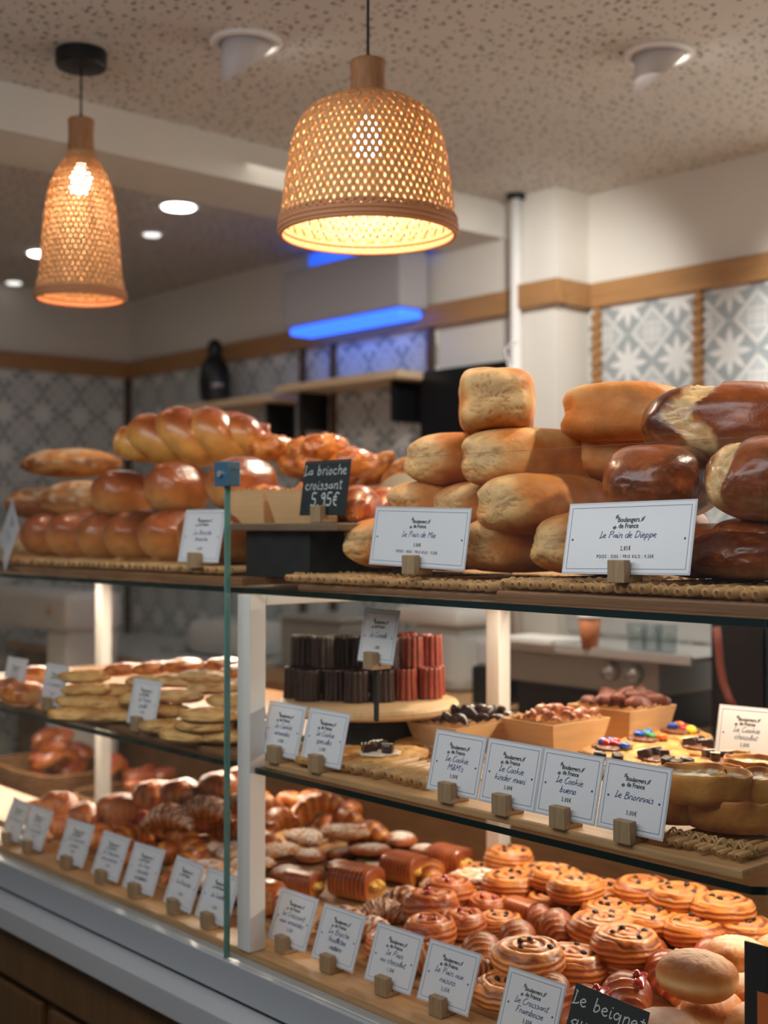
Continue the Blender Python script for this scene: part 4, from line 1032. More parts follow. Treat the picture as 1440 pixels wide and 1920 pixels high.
# stand with punnets behind the chalk sign
zst = PY(560, 985, 1.42).z
sx0, sx1 = PY(436, 985, 1.40).x, PY(640, 985, 1.40).x
t = empty('display_stand', ((sx0 + sx1) / 2, 1.39, ZT + .0165), 0, 'low wooden display stand with dark base between brioche and tan loaves', 'stand')
w = (sx1 - sx0) / 2; hh = zst - (ZT + .0165)
MB().box2((-w, 0, hh - .010), (w, .36, hh + .004), .003).obj('board', mat('grey_wood', srgb(128, 104, 80), rough=.6, noise=.3, nscale=8, stretch=(1, 14, 14)), t)
MB().box2((-w + .03, .02, 0), (w - .10, .33, hh - .0105), .002).obj('base', blackm, t)
def punnet(px, py, y, L, W, H, rz, lab, fill, z=None, cat='box', cm=kraft, taper=.80):
    p = PY(px, py, y); z = p.z if z is None else z
    t = empty('wooden_punnet', (p.x, y, z), rz, lab, cat)
    q = MB(); top = []; bot = []; ti = []; bi = []
    th = .0022
    for sx, sy in ((-1, -1), (1, -1), (1, 1), (-1, 1)):
        top.append(q.bm.verts.new((sx * L / 2, sy * W / 2, H))); bot.append(q.bm.verts.new((sx * L / 2 * taper, sy * W / 2 * taper, 0)))
        ti.append(q.bm.verts.new((sx * (L / 2 - th), sy * (W / 2 - th), H))); bi.append(q.bm.verts.new((sx * (L / 2 * taper - th), sy * (W / 2 * taper - th), .003)))
    for i in range(4):
        j = (i + 1) % 4
        q.bm.faces.new((bot[i], bot[j], top[j], top[i])); q.bm.faces.new((ti[i], ti[j], bi[j], bi[i])); q.bm.faces.new((top[i], top[j], ti[j], ti[i]))
    q.bm.faces.new(bot[::-1]); q.bm.faces.new(bi)
    q.obj('box', mat('poplar_veneer', srgb(226, 184, 132), rough=.55, noise=.15, nscale=8, stretch=(1.5, 1.5, 16)), t)
    # pleated paper liner
    q = MB(); n = 60; r0 = []; r1 = []
    for i in range(n):
        a = 2 * PI * i / n; ca, sa = math.cos(a), math.sin(a); k = (abs(ca) ** 5 + abs(sa) ** 5) ** (-.2)
        o1 = 1 - .05 * (i % 2)
        r0.append(q.bm.verts.new((ca * k * (L / 2 * .93 - .004) * o1, sa * k * (W / 2 * .93 - .004) * o1, H * .70))); r1.append(q.bm.verts.new((ca * k * (L / 2 - .005) * o1, sa * k * (W / 2 - .005) * o1, H + .002 + .003 * ((i * 7) % 3))))
    for i in range(n): q.bm.faces.new((r0[i], r0[(i + 1) % n], r1[(i + 1) % n], r1[i]))
    q.obj('paper_liner', kraft, t, True)
    return t, Matrix.Translation((p.x, y, z)) @ Matrix.Rotation(rz, 4, 'Z')
zs = zst + .0045
t, M = punnet(500, 975, 1.51, .10, .13, .062, .2, 'small wooden punnet at left of the chalk sign', None, z=zs)
put('sugared_brioche', m_disc(91, .042, .05, 2.2, c_golden, flaky, bump=.1, asp=1.2), M @ Vector((0, 0, .025)), .2, 'sugar topped brioche in the left punnet', 'brioche')
t, M = punnet(600, 978, 1.53, .16, .14, .060, .1, 'second wooden punnet, behind the chalk sign', None, z=zs)
put('sugared_brioche', m_disc(92, .05, .055, 2.2, c_golden, flaky, bump=.1, asp=1.2), M @ Vector((0, 0, .025)), .2, 'brioche in the punnet behind the chalk sign', 'brioche')
for i, (px, py, s, d) in enumerate([(650, 935, .85, 'in front'), (700, 915, .85, 'behind it')]):
    p = PY(px, py, 1.50 + .11 * i); put('croissant_brioche', m_croissant(95 + i, .20, .095, .5, 6, (226, 140, 66), (178, 88, 36), gloss), (p.x, p.y, zs), -.6, 'shiny croissant brioche to the right of the chalk sign, ' + d, 'brioche', 'croissant brioches beside the chalk sign', sc=s)
for i, (px, py) in enumerate([(510, 842), (560, 845), (610, 842), (545, 872), (596, 872), (640, 868)]):
    p = PY(px, py, 1.70); me = m_disc(100 + i, .052, .062, 2.2, c_golden, gloss, bump=.09)
    put('round_brioche', me, (p.x, 1.70 + .03 * (i % 2), p.z - .03), i, 'glossy golden split brioche behind the plait, %s %s' % (['upper', 'upper', 'upper', 'lower', 'lower', 'lower'][i], ['left', 'middle', 'right', 'left', 'middle', 'right'][i]), 'brioche', 'golden brioches between the plait and the disc')
# crate that carries those brioches
zc = PY(560, 905, 1.7).z
board('wooden_crate', (PY(480, 900, 1.70).x, 1.66, ZT + .037), (PY(660, 900, 1.70).x, 1.80, zc - .012), woodd, 'brown crate under the golden split brioches', 'crate')
chalk_sign(Vector((PY(597, 978, 1.40).x, 1.402, zs)), .128, .098, math.radians(8), 0,
           [('La brioche', .0100, -.004, .072, .0016), ('croissant', .0098, -.004, .046, .0016), ('5,95\u20ac', .0125, .004, .017, .0024)], 'black chalk sign reading La brioche croissant 5,95\u20ac on the stand', 'the La brioche croissant chalk sign')
# ================================================================ MIDDLE SHELF
def label_pile(items, fmt, where):
    """items: list of (px, obj); gives each one its place counted from the left"""
    items = sorted(items, key=lambda t: t[0]); n = len(items)
    for i, (px, o) in enumerate(items):
        if n == 1: o['label'] = fmt + ' ' + where
        else:
            k = ('leftmost' if i == 0 else 'rightmost' if i == n - 1 else (ORD[i] + ' from left' if i < 16 else ORD[min(15, n - 1 - i)] + ' from right'))
            o['label'] = '%s %s, %s of %d' % (fmt, where, k, n)
# canele stand
ycs = 1.60; bz = PY(660, 1312, ycs).z
cx = PY(676, 1312, ycs).x; cw = .175
t = empty('round_board_stand', (cx, ycs + .02, MBZ + .0005), 0, 'round wooden board on a dark foot carrying the caneles', 'stand')
MB().lathe([(cw - .006, bz - MBZ - .018), (cw, bz - MBZ - .013), (cw, bz - MBZ - .005), (cw - .004, bz - MBZ)], 56).obj('board', woodp, t)
MB().lathe([(.12, 0), (.115, bz - MBZ - .0185)], 40).obj('foot', blackm, t)
canD = [m_canele(i, c0=(60, 28, 20), c1=(20, 10, 10)) for i in range(3)]; canL = [m_canele(8 + i, c0=(176, 84, 58), c1=(88, 34, 26)) for i in range(3)]
low = [(544, 1277, 0), (583, 1282, 0), (624, 1285, 0), (664, 1287, 0), (706, 1287, 0), (757, 1284, 1), (800, 1277, 1), (833, 1268, 1), (570, 1262, 0), (612, 1266, 0), (655, 1266, 0), (700, 1266, 0), (745, 1262, 0), (785, 1258, 1)]
up = [(572, 1222, 0), (604, 1224, 0), (640, 1222, 0), (682, 1224, 0), (722, 1226, 0), (771, 1224, 1), (819, 1219, 1), (795, 1210, 1)]
dk, lt = [], []
pts = []
for i, (px, py, li) in enumerate(low + up):
    upper = i >= len(low); zc = bz + .029 + (.059 if upper else 0)
    p = PZ(px, py, zc); pts.append([p.x, p.y, zc - .0285, px, li, upper])
# keep on the board and spaced
for it in range(30):
    for a in range(len(pts)):
        dx, dy = pts[a][0] - cx, pts[a][1] - (ycs + .02); d = math.hypot(dx, dy)
        if d > cw - .028: s_ = (cw - .028) / d; pts[a][0] = cx + dx * s_; pts[a][1] = ycs + .02 + dy * s_
        for b in range(a):
            if pts[a][5] != pts[b][5]: continue
            dx, dy = pts[a][0] - pts[b][0], pts[a][1] - pts[b][1]; d = math.hypot(dx, dy) or .001
            if d < .0515:
                m = (.0515 - d) / 2 / d; pts[a][0] += dx * m; pts[a][1] += dy * m; pts[b][0] -= dx * m; pts[b][1] -= dy * m
for i, (x, y, z, px, li, upper) in enumerate(pts):
    me = (canL if li else canD)[i % 3]
    o = put('canele', me, (x, y, z + .0005), rnd.uniform(0, 6), 'c', 'cake', 'caneles stacked on the round board'); (lt if li else dk).append((px, o, upper))
for lst, col in ((dk, 'almost black'), (lt, 'reddish brown')):
    for u in (True, False):
        label_pile([(a, o) for a, o, uu in lst if uu == u], '%s fluted canele in the %s layer' % (col, 'upper' if u else 'lower'), 'on round board')
cp = PY(700, 1262, 1.50)
# raised card on the stand
price_card(Vector((PY(698, 1255, 1.44).x, 1.44, PY(698, 1255, 1.44).z)), .098, .088, math.radians(10), -.08, ['Le Canele'], '1,80\u20ac', 'the Le Canele card', '', 'white price card reading Le Canele standing high in front of the stack')
post = MB().box2((-.004, .0, 0), (.004, .006, PY(698, 1255, 1.44).z - bz - .0015), .001).obj('card_post', blackm, loc=(PY(698, 1255, 1.44).x, 1.4465, bz + .0008)); tag(post, 'dark post under the Le Canele card in front of the stack', 'post')

# punnets
bx = []
def shards(M, L, W, z, n, mcol, lab, grp, seed, s=.017, name='chocolate_shard'):
    rng = random.Random(seed); vs = [tri_chunk(seed * 10 + i, s, mcol, .5) for i in range(3)]
    for i in range(n):
        gx = (i % 5 - 2) / 2.4 * L * .40 + rng.uniform(-.006, .006); gy = (i // 5 - 1) / 1.4 * W * .32 + rng.uniform(-.006, .006)
        hp = 1 - (gx / (L * .4)) ** 2 * .5 - (gy / (W * .4)) ** 2 * .5; p = M @ Vector((gx, gy, z + .012 * hp + rng.uniform(0, .010)))
        o = bpy.data.objects.new(name, vs[i % 3]); COL.objects.link(o); o.location = p; o.rotation_euler = (rng.uniform(-.6, .6), rng.uniform(-.6, .6), rng.uniform(0, 6)); k = rng.uniform(1.0, 1.45); o.scale = (k, k * .7, k)
        tag(o, lab, 'chocolate', grp)
def punnet_on(pxl, pyb, y, L, W, H, rz, lab, z): 
    return punnet(pxl, pyb, y, L, W, H, rz, lab, None, z=z)
zb_ = MBZ + .0005
B1 = PZ(872, 1402, zb_); B2 = PZ(1045, 1404, zb_); B3 = PZ(1172, 1380, zb_)
t, M1 = punnet(872, 1402, 1.56, .125, .185, .052, 0.04, 'front left veneer punnet filled with dark chocolate shards', None, z=zb_)
t.location.x, t.location.y = PZ(872, 1392, zb_ + .01).x, PZ(872, 1392, zb_ + .01).y; M1 = Matrix.Translation(t.location) @ Matrix.Rotation(0, 4, 'Z')
shards(M1, .12, .20, .048, 20, choc, 'dark chocolate shard heaped in the front left veneer punnet', 'shards in the front left punnet', 1)
t, M2 = punnet(1045, 1404, 1.60, .13, .155, .060, -.03, 'middle veneer punnet filled with glazed nuts', None, z=zb_)
q_ = PZ(1042, 1386, zb_ + .02); t.location.x, t.location.y = q_.x, q_.y; M2 = Matrix.Translation(t.location) @ Matrix.Rotation(0, 4, 'Z')
nutm = mat('glazed_nut', srgb(172, 104, 74), rough=.3, noise=.35, nscale=60, coat=.3)
shards(M2, .125, .165, .054, 20, nutm, 'glazed nut piece heaped in the middle veneer punnet', 'nuts in the middle punnet', 2, .013, 'glazed_nut')
t, M3 = punnet(1172, 1380, 1.60, .15, .15, .068, 0.02, 'rear right veneer punnet filled with milk chocolate curls', None, z=zb_)
q_ = PZ(1166, 1362, zb_ + .025); t.location.x, t.location.y = q_.x, q_.y; M3 = Matrix.Translation(t.location) @ Matrix.Rotation(0, 4, 'Z')
mch = mat('milk_chocolate', srgb(112, 56, 38), rough=.45, noise=.4, nscale=60, bump=.4, bscale=120)
shards(M3, .145, .16, .064, 20, mch, 'milk chocolate curl heaped in the rear right veneer punnet', 'curls in the rear right punnet', 3, .022, 'chocolate_curl')

# cookies
ckm = [m_disc(200 + i, .050, .022, 2.4, c_cookie, crust, bump=.10) for i in range(3)]
candy_me = None
q = MB(); bmesh.ops.create_uvsphere(q.bm, u_segments=16, v_segments=10, radius=1); 
for v in q.bm.verts: v.co = Vector((v.co.x * .0098, v.co.y * .0098, v.co.z * .0062))
CANDY = {}
base_c = q.mesh('candy', mat('candy_red', srgb(190, 30, 30), rough=.15, coat=.5), True)
for nm, c in (('red', (190, 30, 30)), ('green', (30, 140, 74)), ('blue', (22, 86, 190)), ('orange', (232, 120, 30)), ('yellow', (238, 200, 40)), ('pink', (214, 70, 120))):
    me = base_c.copy(); me.materials.clear(); me.materials.append(mat('candy_' + nm, srgb(*c), rough=.15, coat=.5)); CANDY[nm] = me
milk = mat('milk_glaze', srgb(128, 76, 50), rough=.3, coat=.3); cream = mat('white_cream', srgb(240, 230, 212), rough=.5)
def cookie(px, py, lab, cols=(), R=1.0, topping='milk', z=None, base=0, rz=0, cat='cookie', grp='cookies on the middle shelf'):
    z = MBZ + base; p = PZ(px, py, z + .010)
    t = empty('cookie', (p.x, p.y, z + .0005), rz, lab, cat, grp); t.scale = (R, R, R)
    link('cookie_base', ckm[rnd.randrange(3)], t)
    if topping:
        me = gridtop(milk if topping == 'milk' else cream); link('icing', me, t, loc=(0, 0, .0185))
    cls = list(cols)
    for i, c in enumerate(cls):
        a = i * 2.1 + rnd.uniform(-.3, .3); r = .007 + .014 * ((i * .618) % 1)
        link('candy', CANDY[c], t, loc=(r * math.cos(a) * 1.4, r * math.sin(a) * 1.1, .0275 + .001 * (i % 3)), rot=(rnd.uniform(-.5, .5), rnd.uniform(-.5, .5), 0))
    return t
GT_ = {}
def gridtop(m):
    if m.name not in GT_:
        GT_[m.name] = m_disc(240, .032, .008, 2.2, lambda x, y, z, nz, n2: mixc(np.array([.5, .5, .5]), np.array([.5, .5, .5]), z * 0), m, bump=.2)
    return GT_[m.name]
CKS = [(1147, 1416, 'cookie with red and blue candies, nearest of the candy cookies', ['red', 'red', 'blue', 'blue', 'blue', 'red'], 1.1), (1213, 1400, 'cookie with green and blue candies and milk chocolate', ['green', 'green', 'blue', 'orange', 'blue'], 1.12), (1275, 1385, 'cookie with red, orange and yellow candies, rearmost', ['red', 'orange', 'blue', 'yellow', 'orange'], 1.12),
       (1075, 1436, 'cookie with red candies behind the bueno card', ['red', 'red', 'orange', 'red'], .85), (662, 1390, 'cookie with green and pink candies under the canele board', ['green', 'pink', 'yellow', 'green', 'red'], .85), (716, 1366, 'cookie with pink and yellow candies behind its neighbours', ['pink', 'yellow', 'green', 'orange', 'pink'], .95),
       (560, 1400, 'cookie with green candy between the two small cards', ['green', 'orange', 'yellow'], .8)]
for px, py, lab, cols, R in CKS: cookie(px, py, lab, cols, R, 'milk' if px > 900 else 'cream')
def choc_cookie(px, py, lab, R=1.0, n=3, seed=0, top='cream', base=0):
    t = cookie(px, py, lab, (), R, top, base=base)
    rng = random.Random(seed)
    for i in range(n):
        q = MB(); q.box((0, 0, .007), (.024, .018, .016), bev=.005)
        for k in (-1, 0, 1): q.tube([(-.010 + .006 * k, -.0085, .0150), (-.003 + .006 * k, .0085, .0152)], .0007, 4, mi=1)
        q.obj('chocolate_piece', [choc, cream], t, loc=(.020 * math.cos(i * 2.2 + seed), .016 * math.sin(i * 2.2 + seed), .0235), rot=(0, rng.uniform(-.3, .3), rng.uniform(0, 3)))
    return t
for i, (px, py, lab, R, n) in enumerate([(711, 1428, 'cookie topped with dark chocolate pieces near the cane rods', 1.1, 3), (1140, 1440, 'chocolate cookie right behind the bueno card', .9, 2), (1228, 1434, 'cookie with drizzled chocolate pieces left of the tartlets', .95, 3), (1270, 1452, 'dark drizzled chocolate cookie just above the front tartlet', .95, 3), (1312, 1412, 'drizzled chocolate cookie in the rear row', .95, 3), (1345, 1436, 'chocolate cookie left of the far right card', .9, 3)]):
    choc_cookie(px, py, lab, R, n, i, 'milk' if px > 1100 else 'cream')
plain = [(645, 1412), (605, 1420), (750, 1412), (1195, 1446), (1300, 1436), (1375, 1452), (1240, 1412), (625, 1375), (690, 1352), (745, 1352), (770, 1388), (1180, 1428)]
lst = []
for i, (px, py) in enumerate(plain):
    p = PZ(px, py, MBZ + .012); o = put('cookie', ckm[i % 3], (p.x, p.y, MBZ + .0005), i, 'c', 'cookie', 'cookies on the middle shelf'); lst.append((px, o))
label_pile(lst, 'plain golden cookie', 'on the right middle shelf')
# tartlets
tm = [m_tart(300 + i, .060, .044, .038) for i in range(3)]
tl = []
for i, (px, py, base, s, rz) in enumerate([(1321, 1507, .033, 1.04, .35), (1372, 1556, 0, 1.06, .35), (1262, 1541, 0, .95, .5), (1434, 1505, .033, .9, .8), (1420, 1470, .0, .9, .1), (1330, 1482, 0, .85, .4), (1446, 1535, 0, .9, .5)]):
    p = PZ(px, py, MBZ + base + .014); tl.append((px, put('tartlet', tm[i % 3], (p.x, p.y, MBZ + .018 + base), rz, 't', 'tart', 'sugared oval tartlets', sc=s)))
names = ['large oval custard tartlet resting on top of the others, centre', 'large oval custard tartlet at the bottom right, on the cane rods', 'oval tartlet half hidden behind the Le Brionnais card', 'tartlet on the upper right, cut by the photo edge', 'flat golden tartlet in front of the far right card', 'tartlet hidden behind the topmost tartlet', 'tartlet at the lower right photo edge']
for (px, o), n in zip(tl, names): o['label'] = n
# cane mats under them
cane_tray(PY(1238, 1590, 1.375).x, -.885, 1.368, 1.60, MBZ + .0005, 'cane rod tray under the oval tartlets on the middle shelf', 10, 8)
cane_tray(PY(612, 1470, 1.38).x, PY(806, 1500, 1.38).x, 1.375, 1.50, MBZ + .0005, 'cane rod tray under the chocolate cookie on the middle shelf', 11, 9)

# left middle shelf : flat long cookies and rolls
longm = [m_disc(320 + i, .056, .029, 2.3, c_cookieg, crust, bump=.14, asp=.62, bs=2) for i in range(5)]
goldm = [m_disc(330 + i, .060, .030, 2.2, c_golden, flaky, bump=.09, asp=.5, bs=2) for i in range(4)]
pale = [m_disc(336 + i, .058, .028, 2.3, lambda x, y, z, nz, n2: mixc(mixc(srgb(236, 200, 148), srgb(196, 140, 80), sm(-.3, .5, nz)), srgb(250, 232, 196), .5 * sm(0, .5, n2)), crust, bump=.1, asp=.5, bs=2) for i in range(3)]  # paler biscuit colour for the upper part of the pile
LP = [(140, 1343, 0, 0), (207, 1345, 0, 0), (313, 1366, 0, 0), (353, 1382, 0, 0), (420, 1384, 0, 0), (383, 1364, .02, 0), (393, 1345, .04, 0), (310, 1336, .02, 0), (200, 1322, .02, 0), (152, 1318, .022, 0), (165, 1296, .045, 0), (215, 1298, .04, 0), (160, 1272, .065, 0), (333, 1308, .05, 2), (400, 1292, .06, 2), (440, 1318, .045, 0), (283, 1280, .06, 2), (333, 1279, .07, 2), (380, 1272, .08, 2), (440, 1288, .06, 2), (270, 1316, .035, 0),
      (230, 1258, .075, 1), (287, 1256, .08, 1), (343, 1250, .085, 1), (417, 1248, .09, 1), (448, 1262, .08, 1), (445, 1346, .03, 0), (255, 1345, 0, 0), (440, 1372, 0, 0)]
A, B, Cc = [], [], []
for i, (px, py, base, k) in enumerate(LP):
    p = PZ(px, py, MBZ + base + .012); me = (longm, goldm, pale)[k][i % 3]
    o = put('long_biscuit' if k != 1 else 'golden_roll', me, (p.x, min(p.y, 1.90), MBZ + base + .0005), (.75 + rnd.uniform(-.3, .3)) if k != 1 else 1.9, 'x', 'biscuit' if k != 1 else 'roll', ('flat biscuits piled on the left middle shelf' if k != 1 else 'golden rolls on top of the biscuit pile')); (A, B, Cc)[k].append((px + py * .001, o))
label_pile(A, 'flat olive brown biscuit', 'in the left middle pile'); label_pile(B, 'plump golden roll', 'on top of the biscuit pile'); label_pile(Cc, 'pale floured flat biscuit', 'in the left middle pile')
rb = [m_disc(345 + i, .05, .055, 2.3, c_bun, gloss, bump=.04) for i in range(2)]
for i, (px, py, l) in enumerate([(45, 1300, 'lower'), (66, 1284, 'upper'), (20, 1290, 'left')]):
    p = PZ(px, py, MBZ + .03); put('round_roll', rb[i % 2], (p.x, p.y, MBZ + .0005 + (.02 if i == 1 else 0)), 0, 'round brown roll between the two leftmost middle cards, %s one' % l, 'roll')
# ================================================================ BOTTOM DECK
sl = 0.0
board('display_board', (-1.845, 1.425, ZB), (-.36, 1.93, .8115), wood, 'flat wooden display board under the right case pastries')
board('display_board', (-2.80, 1.425, ZB), (-1.89, 1.93, .8115), wood, 'flat wooden display board just left of the white post')
board('display_board', (-3.60, 1.425, ZB), (-2.82, 1.615, .8115), wood, 'flat wooden display board under the leftmost pastries')
board('tray_back', (-1.845, 1.935, ZB), (-.36, 1.95, .862), wood, 'low pale wooden back panel of the display board', 'panel')
PILE = []
def pl(kind, px, py, me, r, h, base=0, rz=None, sc=1.0, tiltx=0, name='pastry', cat='pastry', grp=None, case='right', fmt=''):
    p = PD(px, py, base + h * .5 * sc)
    PILE.append(dict(kind=kind, x=p.x, y=p.y, r=r * sc, h=h * sc, base=base, me=me, rz=rnd.uniform(0, 6) if rz is None else rz, sc=sc, tilt=tiltx, name=name, cat=cat, grp=grp, case=case, px=px, fmt=fmt))
    return PILE[-1]
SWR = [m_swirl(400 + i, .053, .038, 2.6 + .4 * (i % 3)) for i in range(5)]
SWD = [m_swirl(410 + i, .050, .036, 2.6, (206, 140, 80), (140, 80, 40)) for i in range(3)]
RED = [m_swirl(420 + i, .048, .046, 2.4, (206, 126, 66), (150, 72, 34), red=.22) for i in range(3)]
CRT = [m_croissant(430 + i, .118, .060, .42, 12) for i in range(4)]
CRS = [m_croissant(440 + i, .125, .066, .75, 9) for i in range(4)]
FRB = [m_croissant(450 + i, .125, .072, .62, 10, (222, 140, 84), (172, 74, 44), gloss) for i in range(3)]
ROL = [m_roll(460 + i, .082, .032) for i in range(3)]
BEI = [m_disc(470 + i, .056, .064, 2.25, c_beignet, crust, bump=.03, asp=.86, bs=1) for i in range(3)]
OVL = [m_disc(480 + i, .046, .030, 2.2, c_sugaroval, sugar, bump=.05, asp=.72) for i in range(3)]
FLT = [m_disc(490 + i, .058, .028, 2.2, c_sugarflat, sugar, bump=.14, asp=.7) for i in range(3)]
ALM = [m_croissant(500 + i, .115, .060, .5, 8, sug=.8, m=sugar) for i in range(3)]
PUF = [m_croissant(510 + i, .12, .058, .8, 6, (238, 170, 88), (190, 110, 46)) for i in range(4)]
DOM = [m_disc(520 + i, .050, .066, 2.2, c_bun, flaky, bump=.05, asp=.82) for i in range(3)]
BUN = m_disc(530, .036, .062, 2.5, c_bun, gloss, bump=.03)
def many(kind, lst, mes, r, h, **kw):
    for i, t in enumerate(lst):
        px, py = t[:2]; base = t[2] if len(t) > 2 else 0; sc = t[3] if len(t) > 3 else 1.0; rz = t[4] if len(t) > 4 else kw.get('rz')
        k2 = dict(kw); k2.pop('rz', None); pl(kind, px, py, mes[i % len(mes)], r, h, base, rz, sc, **k2)
G1 = 'laminated pastries in the lower right case'
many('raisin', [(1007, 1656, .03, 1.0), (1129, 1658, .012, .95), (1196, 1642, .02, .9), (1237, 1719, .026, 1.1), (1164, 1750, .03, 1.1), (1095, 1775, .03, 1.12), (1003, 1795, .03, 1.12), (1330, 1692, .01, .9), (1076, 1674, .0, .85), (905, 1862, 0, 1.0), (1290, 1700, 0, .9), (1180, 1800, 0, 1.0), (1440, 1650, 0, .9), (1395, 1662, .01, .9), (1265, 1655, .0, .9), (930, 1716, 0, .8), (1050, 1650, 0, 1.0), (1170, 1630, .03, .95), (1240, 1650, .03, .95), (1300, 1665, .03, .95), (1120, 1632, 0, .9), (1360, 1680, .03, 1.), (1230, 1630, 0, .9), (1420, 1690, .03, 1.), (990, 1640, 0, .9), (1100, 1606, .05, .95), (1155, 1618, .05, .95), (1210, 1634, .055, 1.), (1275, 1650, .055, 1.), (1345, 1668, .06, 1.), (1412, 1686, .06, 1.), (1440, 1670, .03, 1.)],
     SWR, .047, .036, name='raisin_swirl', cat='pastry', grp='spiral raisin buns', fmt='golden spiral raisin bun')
many('ribbed', [(918, 1785, .0, 1.1, 2.3), (985, 1748, .01, 1.05, 2.4), (1066, 1722, .01, 1.0, 2.3), (1140, 1698, .0, .95, 2.4), (1215, 1682, 0, .95, 2.4), (900, 1838, 0, 1.0, 1.2), (778, 1812, 0, .95, 1.0), (1250, 1760, 0, .9, 2.2), (1345, 1660, 0, .9, 2.4), (1040, 1860, 0, 1., 2.3)],
     CRT, .042, .050, name='ribbed_croissant', grp='ribbed croissant rolls', fmt='finely ribbed croissant roll')
many('red', [(853, 1698, .014, 1.05), (918, 1676, .02, 1.0), (806, 1748, 0, 1.0), (868, 1720, 0, .9), (673, 1795, 0, .95), (960, 1695, 0, .9)],
     RED, .045, .046, name='glazed_swirl', grp='red glazed swirls', fmt='dark glazed bun with red fruit')
many('frb', [(1090, 1876, .03, 1.1, 2.0), (1190, 1838, .03, 1.05, 2.1), (1280, 1796, .025, 1.0, 2.1), (1376, 1746, .01, 1.0, 2.1), (1432, 1712, .0, 1.0, 2.1)],
     FRB, .052, .060, name='raspberry_croissant', grp='raspberry croissants', fmt='raspberry glazed croissant')
many('bei', [(1247, 1873, .055, 1.05), (1334, 1840, .06, 1.05), (1372, 1792, .03, .95), (1437, 1760, .03, .9), (1338, 1902, .0, .9), (1395, 1902, .02, 1.0), (1420, 1840, .03, 1.0)],
     BEI, .048, .058, name='beignet', grp='sugared beignets', fmt='round sugared beignet')
many('rol', [(668, 1652, .0, 1.12, .25), (768, 1627, .0, 1.05, .1), (858, 1610, .0, 1.05, .1), (568, 1656, 0, .85, .3), (1010, 1700, 0, .8, 0), (540, 1700, 0, .8, .3)],
     ROL, .042, .060, name='rolled_brioche', grp='ribbed rolled brioches', fmt='shiny ribbed rolled brioche')
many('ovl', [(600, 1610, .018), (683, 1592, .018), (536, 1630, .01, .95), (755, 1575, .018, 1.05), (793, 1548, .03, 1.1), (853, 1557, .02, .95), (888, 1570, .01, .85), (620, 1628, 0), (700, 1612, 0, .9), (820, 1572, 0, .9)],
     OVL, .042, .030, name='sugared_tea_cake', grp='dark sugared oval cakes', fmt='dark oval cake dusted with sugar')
many('flt', [(578, 1576, .03, 1.1), (522, 1590, .02, 1.0), (520, 1615, .0, .9), (670, 1551, .045, 1.0), (845, 1658, .015, .8), (1080, 1618, .03, 1.0), (1040, 1632, .0, .9)],
     FLT, .048, .028, name='sugared_pastry', grp='white sugared flat pastries in the right case', fmt='flat pastry white with sugar')
many('alm', [(745, 1702, .0, 1.0, .5), (735, 1688, .02, .9, .9), (690, 1750, .0, .9, .2), (640, 1730, 0, .9, .5), (1120, 1620, .0, .8, .2)],
     ALM, .042, .046, name='almond_croissant', grp='sugared almond croissants', fmt='sugared almond croissant')
many('puf', [(537, 1534, .04, 1.1), (585, 1530, .04, 1.0), (612, 1520, .05, 1.), (655, 1516, .06, 1.), (700, 1522, .05, 1.), (520, 1560, .02, 1.), (560, 1515, .06, 1), (615, 1548, .02, 1), (725, 1545, .03, 1.), (745, 1520, .05, 1), (520, 1510, .07, 1), (960, 1597, 0, 1.), (655, 1572, 0, .9), (640, 1500, .08, 1)],
     PUF, .044, .048, name='golden_croissant', grp='golden croissants in the right case', fmt='golden croissant')
G2 = 'pastries in the lower left case'
many('dom', [(122, 1530, .03), (193, 1520, .04, 1.05), (267, 1503, .07, 1.05), (338, 1494, .09, 1.0), (407, 1482, .11, 1.), (95, 1585, .0, .9), (448, 1470, .11, 1.), (150, 1560, .0, .9), (60, 1560, .01, .9), (300, 1540, 0, 1.1), (350, 1530, .04, 1.1), (420, 1530, .0, 1.1), (420, 1505, .06, 1.1), (250, 1545, .0, 1.1), (20, 1540, 0, 1.), (90, 1550, .03, 1.), (50, 1585, 0, .9)],
     DOM, .044, .056, name='domed_croissant', grp='smooth domed pastries at the back of the left case', fmt='smooth golden domed pastry', case='left')
many('lalm', [(330, 1532, .06, 1.1, .5), (393, 1516, .08, 1.1, .6), (430, 1512, .09, 1., .6), (385, 1548, .01, .9, .6), (300, 1560, 0, 1, .3), (350, 1555, .01, 1, .8)],
     ALM, .042, .046, name='almond_croissant', grp='sugared croissants in the left case', fmt='croissant with white sugar', case='left')
many('lpuf', [(273, 1546, .03, 1.1), (187, 1543, .01, 1.), (330, 1575, .015, 1.1), (427, 1570, .02, 1.1), (213, 1596, .0, 1.), (177, 1603, .0, .9), (285, 1600, 0, 1.), (240, 1580, 0, 1.), (380, 1585, .01, 1.), (445, 1545, .03, 1.), (235, 1615, .0, .9), (295, 1640, 0, .9), (340, 1610, 0, .9)],
     PUF, .044, .048, name='golden_croissant', grp='golden croissants in the left case', fmt='golden puff croissant', case='left')
many('lflt', [(412, 1602, .015, 1.1), (440, 1640, .0, .95), (395, 1615, 0, 1), (375, 1640, 0, .9), (448, 1615, .01, .9)],
     FLT, .048, .028, name='sugared_pastry', grp='white sugared flat pastries in the left case', fmt='flat pastry white with sugar', case='left')
many('lbun', [(443, 1702, .0, 1.05)], [BUN], .036, .062, name='small_bun', grp=None, fmt='small dark domed bun behind the glass joint', case='left')
many('lovl', [(350, 1672, 0, .9), (362, 1690, 0, .9), (440, 1668, 0, .9)], OVL, .042, .030, name='sugared_tea_cake', grp='dark oval cakes in the left case', fmt='dark oval cake', case='left')
